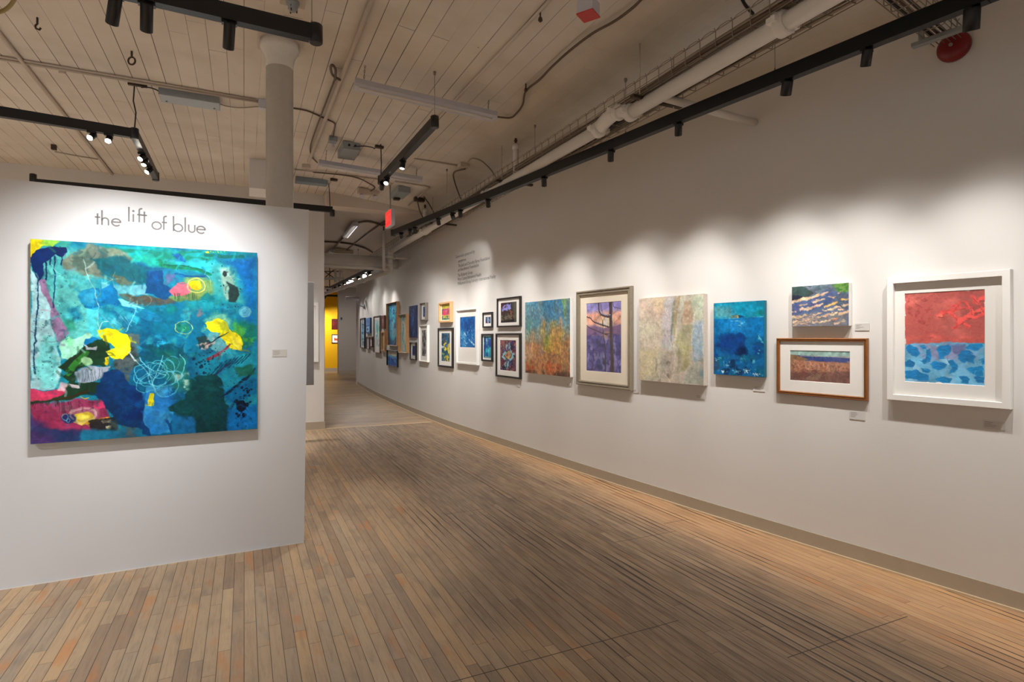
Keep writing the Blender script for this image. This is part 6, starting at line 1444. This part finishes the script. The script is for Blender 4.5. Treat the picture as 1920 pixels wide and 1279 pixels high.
# wire basket cable tray
TX0, TX1, TZ0, TZ1 = 2.57, 2.90, EYE + 1.745, EYE + 1.845
tray = empty('cable_tray', (TX0, 3.0, TZ0), 0, 'long wire basket cable tray hanging above the sprinkler main', 'cable tray')
def basket(bm, M, L, w, h, pitch=.13, r=.0028):
    n = int(L / pitch)
    for k in range(n + 1):
        y = k * pitch; add_tube(bm, [M @ Vector(p) for p in arc_pts([(-.012, y, h + .012), (0, y, h), (0, y, 0), (w, y, 0), (w, y, h), (w + .012, y, h + .012)], .015, 2)], r, 5, caps=False)
    for x, z in ((0, h), (0, h * .5), (0, 0), (w * .2, 0), (w * .4, 0), (w * .6, 0), (w * .8, 0), (w, 0), (w, h * .5), (w, h)):
        add_tube(bm, [M @ Vector((x, 0, z)), M @ Vector((x, L, z))], r, 5)
    # scalloped upper edge
    for x in (0, w):
        P = []
        for k in range(n): 
            y = k * pitch; P += [(x, y, h), (x, y + pitch * .3, h + .014), (x, y + pitch * .7, h + .014)]
        P.append((x, n * pitch, h)); add_tube(bm, [M @ Vector(p) for p in P], r * .9, 5)
bm = bmesh.new(); basket(bm, Matrix.Translation((0, -3.8, 0)), 13.8, TX1 - TX0, TZ1 - TZ0); link('wire_basket', mesh(bm, 'wire_basket', M_WIRE), tray)
for k, y in enumerate((.2, 3.32, 5.75, 8.3)):
    bm = bmesh.new()
    for s_ in (.01, TX1 - TX0 - .01): add_tube(bm, [(s_, y - 3.0, -.04), (s_, y - 3.0, ceil_z(TX0 + s_) - TZ0)], .0045, 8)
    link('threaded_rod', mesh(bm, 'threaded_rod', M_CREAM), tray)
    bm = bmesh.new(); add_box(bm, ((TX1 - TX0) / 2, y - 3.0, -.022), (TX1 - TX0 + .12, .042, .022)); link('support_strut', mesh(bm, 'support_strut', M_DKMETAL), tray)
rg = random.Random(12)
for k in range(26):
    x = TX0 + .022 + .0235 * (k % 13); z = TZ0 + .014 + .028 * (k // 13) + rg.uniform(0, .022); P = []
    for j in range(40):
        y = -.7 + j * .27; P.append((x + .01 * math.sin(j * .9 + k * 2), y, z + .005 * math.sin(j * .6 + k)))
    mc = rg.choice([M_CABLE, M_CABLEB, M_CABLEB, M_CABLEW, M_CABLE]); rc = rg.choice((.008, .010, .013))
    tube_obj('data_cable', P, rc, mc, seg=7, label='long %s %s cable lying in the basket tray along the wall' % ({.008: 'thin', .010: 'medium-thick', .013: 'thick'}[rc], {'brown_cable_jacket': 'brown', 'black_cable_jacket': 'black'}.get(mc.name, 'cream')), cat='cable', group='cables in the long basket tray')
# second tray ending at the alarm bell
ba, bd = on_wall(1786, 86, off=.035)
tdir = (at_z(1770, 74, EYE + 1.80) - at_z(1664, -14, EYE + 1.80)); tdir.z = 0; tdir.normalize()
end = at_z(1775, 80, EYE + 1.72); start = end - tdir * 1.6
rzt = math.atan2(tdir.y, tdir.x) - math.pi / 2
tr2 = empty('cable_tray', start, rzt, 'short wire basket tray reaching the red alarm bell in the top right', 'cable tray')
bm = bmesh.new(); basket(bm, Matrix.Translation((-.06, 0, 0)), 1.6, .13, .07, .09, .0025); link('wire_basket', mesh(bm, 'wire_basket', M_WIRE), tr2)
bm = bmesh.new(); add_box(bm, (.005, 1.46, -.012), (.26, .042, .022)); add_box(bm, (-.08, 1.46, .06), (.03, .005, .14)); link('support_strut', mesh(bm, 'support_strut', M_GALV), tr2)
for k in range(3):
    a = start + Matrix.Rotation(rzt, 3, 'Z') @ Vector((-.03 + .03 * k, .0, .014)); b = a + tdir * 1.5
    tube_obj('data_cable', [a, (a + b) / 2 + Vector((0, 0, .004)), b], .009, M_CABLEB if k != 1 else M_CABLE, label=('black cable on the left side', 'brown cable in the middle', 'black cable on the right side')[k] + ' of the short basket tray by the bell', cat='cable', group='cables in the short basket tray')
wn = (offset_poly(WPOLY, 1)[12] - WPOLY[12]).normalized()
bell = empty('alarm_bell', ba, 0, 'round dark red fire alarm bell high on the wall in the top right', 'alarm bell')
R = align((wn.x, wn.y, 0)).to_4x4()
bm = bmesh.new(); add_lathe(bm, [(.085, -.030), (.085, -.012), (.080, .0), (.066, .012), (.04, .02), (.012, .024)], 36, R); link('gong', mesh(bm, 'gong', M_RED), bell)
bm = bmesh.new(); add_lathe(bm, [(.010, .02), (.010, .032)], 12, R); link('centre_bolt', mesh(bm, 'centre_bolt', M_STEEL), bell)

# ------------------------------------------------------------ things on the ceiling
def conduit(pts, r, label, mat=M_CREAM, drop=None, name='conduit', cat='conduit', round_=.06, seg=8, wob=False):
    P = [at_ceil(x, y, (drop if drop is not None else r + .002)) for x, y in pts]
    P = spline(P) if wob else (arc_pts(P, round_) if len(P) > 2 else P)
    return tube_obj(name, P, r, mat, seg=seg, label=label, cat=cat)
conduit([(-40, 104), (40, 118), (495, 193)], .012, 'thin painted conduit crossing the upper left ceiling')
conduit([(-40, 99), (40, 113), (250, 148), (480, 187)], .009, 'thinner conduit running just above the upper left conduit')
conduit([(-60, -14), (0, 64), (227, 348)], .016, 'long cream pipe running diagonally across the left ceiling', cat='pipe', name='ceiling_pipe')
conduit([(103, 285), (140, 292), (184, 299)], .008, 'short conduit between the small bracket and the diagonal pipe')
conduit([(549, 203), (575, 207), (629, 231), (624, 257)], .008, 'bent conduit right of the column', M_CABLE)
conduit([(699, -6), (640, 148), (579, 303)], .02, 'painted pipe running along the boards right of the column', cat='pipe', name='ceiling_pipe')
conduit([(1035, -4), (850, 191), (768, 278)], .010, 'raised shade batten line crossing above the middle track', cat='crease', name='ceiling_crease', mat=M_CEILFAR)  # raised strip put where the ceiling only has a crease of shade
conduit([(628, 148), (603, 213), (583, 270), (584, 292), (595, 305)], .008, 'brown cable looping down to the second strip light', M_CABLE, .02, 'cable', 'cable', wob=True)
conduit([(638, 150), (624, 141), (620, 128), (623, 122), (629, 131), (628, 150)], .011, 'looped flexible conduit at the left end of the near strip light', M_CABLE, .05, 'flexible_conduit', 'conduit', wob=True)
conduit([(932, 219), (956, 221), (968, 213), (980, 196), (986, 171), (1012, 149), (1036, 124), (1072, 92), (1112, 62), (1152, 40), (1187, 14), (1208, -8)], .009, 'long brown cable sweeping from the near strip light to the top edge', M_CABLE, .03, 'cable', 'cable', wob=True)
conduit([(776, 298), (861, 311)], .010, 'straight conduit reaching the junction box right of the middle track')
conduit([(741, 341), (806, 351), (766, 385)], .012, 'L-shaped white conduit near the exit sign')
conduit([(587, 323), (640, 328), (671, 334), (692, 344), (703, 352), (692, 360)], .009, 'sagging brown cable between strip light and emergency light', M_CABLE, .03, 'cable', 'cable', wob=True)
conduit([(552, 318), (640, 328), (715, 337)], .010, 'thin conduit crossing the ceiling before the beam')
conduit([(872, 317), (851, 324), (854, 346), (864, 373)], .010, 'brown cable dropping from the junction box to the tray', M_CABLE, .06, 'cable', 'cable', wob=True)
conduit([(878, 303), (886, 297), (903, 302), (920, 318), (931, 335)], .008, 'cream cable arching from the junction box to the tray', M_CABLEW, .06, 'cable', 'cable', wob=True)
conduit([(782, 375), (787, 395), (793, 408)], .009, 'brown cable left of the small riser', M_CABLE, .1, 'cable', 'cable', wob=True)
conduit([(795, 369), (806, 385), (815, 402)], .009, 'brown cable right of the small riser', M_CABLE, .1, 'cable', 'cable', wob=True)
conduit([(1388, -8), (1398, 10), (1412, 26)], .010, 'dark cable entering the basket tray from above', M_CABLEB, .10, 'cable', 'cable', wob=True)
conduit([(-12, 26), (10, 18), (24, 4), (30, -12)], .012, 'yellow and brown cable loop in the top left corner', plain('olive_yellow_cable', (128, 108, 34), .5), .12, 'cable', 'cable', wob=True)
conduit([(672, 417), (688, 415), (704, 418), (716, 422), (726, 419)], .02, 'dark cable between the far strip light and exit sign', M_CABLE, .03, 'cable', 'cable', wob=True)
conduit([(607, 453), (640, 455), (662, 458), (684, 465), (698, 473)], .02, 'dark conduit crossing the far ceiling', M_CABLE)
conduit([(728, 410), (690, 437), (662, 459), (641, 477)], .014, 'thin slanting conduit on the far ceiling', M_CABLE)
conduit([(645, 443), (635, 455), (626, 467)], .02, 'dark cable linking the two far strip lights', M_CABLE, .03, 'cable', 'cable')
def ceil_box(px, py, size, label, mat=M_GALV, name='junction_box', cat='junction box', drop=0.0, rz=0.0, bev=.004):
    p = at_ceil(px, py, size[2] + drop); c = empty(name, (p.x, p.y, p.z + size[2] / 2), rz, label, cat)
    box_obj('housing', (0, 0, 0), size, mat, c, bev=bev)
    return c
b = ceil_box(357, 193, (.50, .20, .07), 'grey steel ballast box on the left ceiling', name='ballast_box', cat='ballast box')
for s_ in (-.2, .2): 
    bm = bmesh.new(); add_lathe(bm, [(.008, -.039), (.008, -.034)], 8, Matrix.Translation((s_, .05, 0))); link('screw', mesh(bm, 'screw', M_DKMETAL), b)
b = ceil_box(654, 290, (.20, .42, .09), 'grey square ballast box over the second strip light', name='ballast_box', cat='ballast box')
for s_ in (-.03, .04):
    bm = bmesh.new(); add_lathe(bm, [(.014, 0), (.014, .012)], 10, Matrix.Translation((s_, -.222, .0)) @ Matrix.Rotation(math.radians(90), 4, 'X') @ Matrix.Translation((0, 0, -.012))); link('knockout', mesh(bm, 'knockout', M_BLACKP), b)
b = ceil_box(584, 345, (.44, .16, .07), 'blue-grey ballast box right beside the column', name='ballast_box', cat='ballast box', mat=plain('blue_grey_steel', (122, 136, 146), .45))
b = ceil_box(751, 367, (.18, .44, .09), 'grey ballast box behind the exit sign pole', name='ballast_box', cat='ballast box')
box_obj('terminal', (-.02, .16, -.06), (.09, .08, .03), M_DKMETAL, b)
ceil_box(711, 278, (.10, .05, .03), 'brown outlet box feeding the middle track', M_DKMETAL, 'outlet_box', 'outlet box')
ceil_box(626, 339, (.10, .06, .03), 'brown outlet box right of the blue-grey ballast box', M_DKMETAL, 'outlet_box', 'outlet box')
ceil_box(258, 162, (.15, .03, .02), 'dark outlet bar feeding the L-shaped track', M_DKMETAL, 'outlet_box', 'outlet box')
b = ceil_box(624, 267, (.09, .10, .06), 'small grey junction box above the second strip light', M_GALV); box_obj('bracket_tab', (.01, .02, -.05), (.03, .01, .06), M_FIXT, b)
ceil_box(869, 315, (.12, .12, .05), 'cream junction box right of the middle track', M_CREAM)
ceil_box(492, 205, (.07, .07, .09), 'small pale box against the column', M_FIXT)
ceil_box(101, 281, (.05, .05, .06), 'tiny bracket box on the far left ceiling', M_DKMETAL, 'pipe_bracket', 'bracket')
ceil_box(117, 139, (.05, .03, .04), 'pale clip under the upper left conduit', M_CEILFAR, 'pipe_bracket', 'bracket')
ceil_box(643, 477, (.45, .30, .12), 'grey duct box on the far ceiling', M_CREAM, 'ceiling_unit', 'ceiling unit')
ceil_box(786, 378, (.16, .08, .06), 'dark bronze junction box beside the small riser', M_DKMETAL)
b = ceil_box(690, 365, (.30, .10, .08), 'white twin emergency light before the beam', M_CREAM, 'emergency_light', 'emergency light')
for s_ in (-.1, .1):
    bm = bmesh.new(); add_lathe(bm, [(.02, -.03), (.036, .02), (.036, .03)], 14, Matrix.Translation((s_, -.03, -.07)) @ Matrix.Rotation(2.4, 4, 'X')); link('lamp_head', mesh(bm, 'lamp_head', M_FIXT), b)
b = ceil_box(574, 316, (.10, .08, .05), 'small cream junction box at the conduit crossing beside the column', M_CREAM)
# cables from boxes
conduit([(663, 275), (682, 274), (696, 276), (703, 279)], .006, 'black cord between the square ballast box and outlet', M_CABLEB, .05, 'cable', 'cable', wob=True)
conduit([(265, 164), (278, 164), (292, 168), (307, 177)], .006, 'black cord from the dark outlet bar to the ballast box', M_CABLEB, .03, 'cable', 'cable', wob=True)
conduit([(403, 192), (425, 199), (450, 202), (486, 200)], .006, 'cream cable from the left ballast box to the column', M_CABLEW, .02, 'cable', 'cable', wob=True)
# strip lights on chains
def strip_light(pl, pr, e0, e1, label, r=.055, chain=True, lit=False):
    a = at_z(pl[0], pl[1], EYE + e0); b = at_z(pr[0], pr[1], EYE + e1); d = b - a; rz = math.atan2(d.y, d.x); L = d.length
    root = empty('strip_light', (a + b) / 2, rz, label, 'strip light'); root.rotation_euler = (0, -math.asin(d.z / L), rz)
    bm = bmesh.new(); prof = [(-.045, .035), (.045, .035), (.062, -.015), (.05, -.035), (-.05, -.035), (-.062, -.015)]
    V = [[bm.verts.new((s_ * L / 2, y, z)) for y, z in prof] for s_ in (-1, 1)]
    for k in range(6): bm.faces.new((V[0][k], V[0][(k + 1) % 6], V[1][(k + 1) % 6], V[1][k]))
    bm.faces.new(V[0][::-1]); bm.faces.new(V[1]); bmesh.ops.recalc_face_normals(bm, faces=bm.faces[:]); link('housing', mesh(bm, 'housing', M_FIXT), root)
    bm = bmesh.new(); add_tube(bm, [(-L / 2 + .04, -.03, -.040), (L / 2 - .04, -.03, -.040)], .006 if lit else .012, 10); link('tube_lamp', mesh(bm, 'tube_lamp', glow('lit_tube', (220, 214, 224), 1.6) if lit else plain('milky_tube', (220, 214, 208), .3)), root)
    if chain:
        for s_ in (-.44, .44):
            bm = bmesh.new(); w = root.matrix_basis @ Vector((s_ * L, 0, .035)) if False else (a + b) / 2 + d * s_; h = ceil_z(w.x) - w.z - .03
            n = max(int(h / .022), 2)
            for k in range(n):
                z = .045 + (h - .01) * (k + .5) / n; lp = [(.006 * math.cos(q * math.pi / 3) * (1 if k % 2 else .0), .006 * math.cos(q * math.pi / 3) * (0 if k % 2 else 1.), z + .014 * math.sin(q * math.pi / 3)) for q in range(6)]
                add_tube(bm, [Vector(p) + Vector((s_ * L, 0, 0)) for p in lp], .0022, 5, closed=True)
            add_tube(bm, [(s_ * L - .04, 0, .037), (s_ * L, 0, .05), (s_ * L + .04, 0, .037)], .003, 5)
            link('hanging_chain', mesh(bm, 'hanging_chain', M_WIRE), root)
    return root
strip_light((664, 157), (929, 219), 2.13, 2.035, 'near grey-white strip light hanging on chains, unlit')
strip_light((598, 306), (791, 338), 2.13, 2.035, 'second grey-white strip light hanging behind the middle track')
strip_light((667, 420), (648, 443), 2.12, 2.12, 'far strip light past the beam with a thin lit line', chain=False, lit=True)
strip_light((624, 470), (613, 480), 2.12, 2.12, 'farthest little strip light beside the cross wall edge', chain=False, lit=True)
# exit sign
ep = at_ceil(729, 343); sx, sy = ep.x, ep.y; sz = EYE + 1.69
ex = empty('exit_sign', (sx, sy, sz), 0, 'red and white exit sign hanging on a pole over the passage', 'exit sign')
box_obj('housing', (.02, 0, 0), (.055, .34, .235), M_FIXT, ex, bev=.006)
box_obj('sign_face', (-.010, 0, 0), (.006, .31, .205), glow('exit_red', (255, 40, 40), 1.5), ex)
me = text_mesh('EXIT', .15, 'sign_text', plain('sign_text_pale', (250, 190, 180), .5)); me.transform(Matrix.Translation((-.165, 0, 0))); me.transform(Matrix.Rotation(math.radians(90), 4, 'X')); o = link('sign_text', me, ex); o.location = (-.0145, 0, -.05); o.rotation_euler = (0, 0, math.radians(-90))
tube_obj('pole', [(.02, 0, .115), (.02, 0, ceil_z(sx) - sz)], .011, M_GALV, ex)
bm = bmesh.new(); add_lathe(bm, [(.04, 0), (.03, -.02), (.014, -.03)], 14, Matrix.Translation((.02, 0, ceil_z(sx) - sz))); link('canopy', mesh(bm, 'canopy', M_CREAM), ex)
# red-bottomed box on a pipe
rp = at_z(1103, 31, EYE + 1.93); rb = empty('alarm_speaker', rp, math.radians(32), 'grey box with a red square underside hanging near the top edge', 'alarm device')
box_obj('housing', (0, 0, .05), (.105, .105, .08), M_FIXT, rb, bev=.003); box_obj('red_plate', (0, 0, .005), (.108, .108, .008), M_REDP, rb)
tube_obj('pipe_stem', [(0, 0, .09), (0, 0, ceil_z(rp.x) - rp.z)], .012, M_CREAM, rb)
# smoke detector cluster
sp_ = at_ceil(549, 8, .05); sd = empty('smoke_detector', sp_, 0, 'chrome and white ceiling fitting above the column at the top edge', 'ceiling fitting')
box_obj('plate', (.0, 0, .03), (.16, .13, .03), M_CREAM, sd, bev=.004)
bm = bmesh.new(); add_lathe(bm, [(.045, .02), (.042, .0), (.03, -.02), (.032, -.035), (.018, -.05)], 20); link('sensor_head', mesh(bm, 'sensor_head', M_GALV), sd)
for k in range(3):
    a = k * 2.1; bm = bmesh.new(); add_tube(bm, [(.03 * math.cos(a), .03 * math.sin(a), .01), (.025 * math.cos(a), .025 * math.sin(a), -.055)], .004, 6); link('prong', mesh(bm, 'prong', M_BLACKP), sd)
# eye bolt and hook
hp = at_ceil(247, 96); eb = empty('eye_bolt', hp, 0, 'iron eye bolt hanging from the left ceiling', 'eye bolt')
bm = bmesh.new(); add_tube(bm, [(0, 0, 0), (0, 0, -.05)], .008, 8); link('shank', mesh(bm, 'shank', M_DKMETAL), eb)
bm = bmesh.new(); add_tube(bm, [(.028 * math.cos(q * .35) * CY, -.028 * math.cos(q * .35) * SY, -.078 + .03 * math.sin(q * .35)) for q in range(18)], .007, 8, closed=True); link('eye', mesh(bm, 'eye', M_DKMETAL), eb)
hp = at_ceil(70, 33); hk = tube_obj('ceiling_hook', [hp, hp - Vector((0, 0, .045)), hp - Vector((.012 * CY, 0, .06)), hp - Vector((.008, 0, .08)), hp - Vector((-.012, 0, .085)), hp - Vector((-.02, 0, .07))], .007, M_DKMETAL, label='small iron hook on the far left ceiling', cat='hook')
for px_, py_, h_, lb in ((986, 157, .05, 'little dark clamp on the batten above the near strip light'), (1013, 22, .05, 'little dark clamp near the top edge')):
    q = at_ceil(px_, py_); bm = bmesh.new(); add_tube(bm, [q, q - Vector((0, 0, h_))], .006, 6); add_lathe(bm, [(.006, -h_ - .02), (.016, -h_ - .01), (.012, -h_ + .01)], 10, Matrix.Translation(q)); link('clamp', mesh(bm, 'clamp', M_DKMETAL), label=lb, cat='clamp')
# far rooms: framework, security camera, switch
def fp(x, y, Y=17.2): return at_y(x, y, Y)
fr = empty('pipe_framework', (1.9, 17.2, 3.2), 0, 'white pipe framework high in the far room', 'framework'); B1 = Vector((1.9, 17.2, 3.2))
for nm, P, r in (('cross_pipe', [(600, 522), (645, 523)], .04), ('upright', [(629, 505), (629, 530)], .035), ('upright', [(637, 506), (637, 528)], .035), ('cross_pipe', [(600, 540), (622, 541)], .03)):
    link(nm, mesh_tube([fp(x, y) - B1 for x, y in P], r, M_PIPE), fr)
for P in ([(618, 502), (618, 540)], [(610, 510), (628, 522)], [(626, 506), (610, 520)], [(600, 509), (640, 509)]):
    link('brace', mesh_tube([fp(x, y) - B1 for x, y in P], .012, M_DKMETAL), fr)
cq, cd = on_wall(674, 562, off=.12)
sc_ = empty('security_camera', cq, 0, 'small white bullet camera on the wall end above the blue prints', 'camera')
link('camera_body', mesh_tube([(-.05, -.25, .0), (-.42, -.2, .02)], .05, M_FIXT, 16), sc_); link('arm', mesh_tube([(-.12, -.24, -.02), (0, -.2, -.2), (.08, -.18, -.2)], .02, M_FIXT), sc_); bm = bmesh.new(); add_lathe(bm, [(.07, 0), (.07, .03)], 16, Matrix.Translation((.1, -.18, -.2)) @ Matrix.Rotation(math.radians(-90), 4, 'Y')); link('mounting_plate', mesh(bm, 'mounting_plate', M_FIXT), sc_)
sw = at_y(640, 597.5, 23.54); s_ = empty('wall_switch', sw, 0, 'small dark switch plate on the grey far wall', 'switch')
box_obj('plate', (0, 0, 0), (.09, .012, .14), M_GALV, s_); box_obj('toggle', (0, -.012, 0), (.05, .012, .09), M_BLACKP, s_)
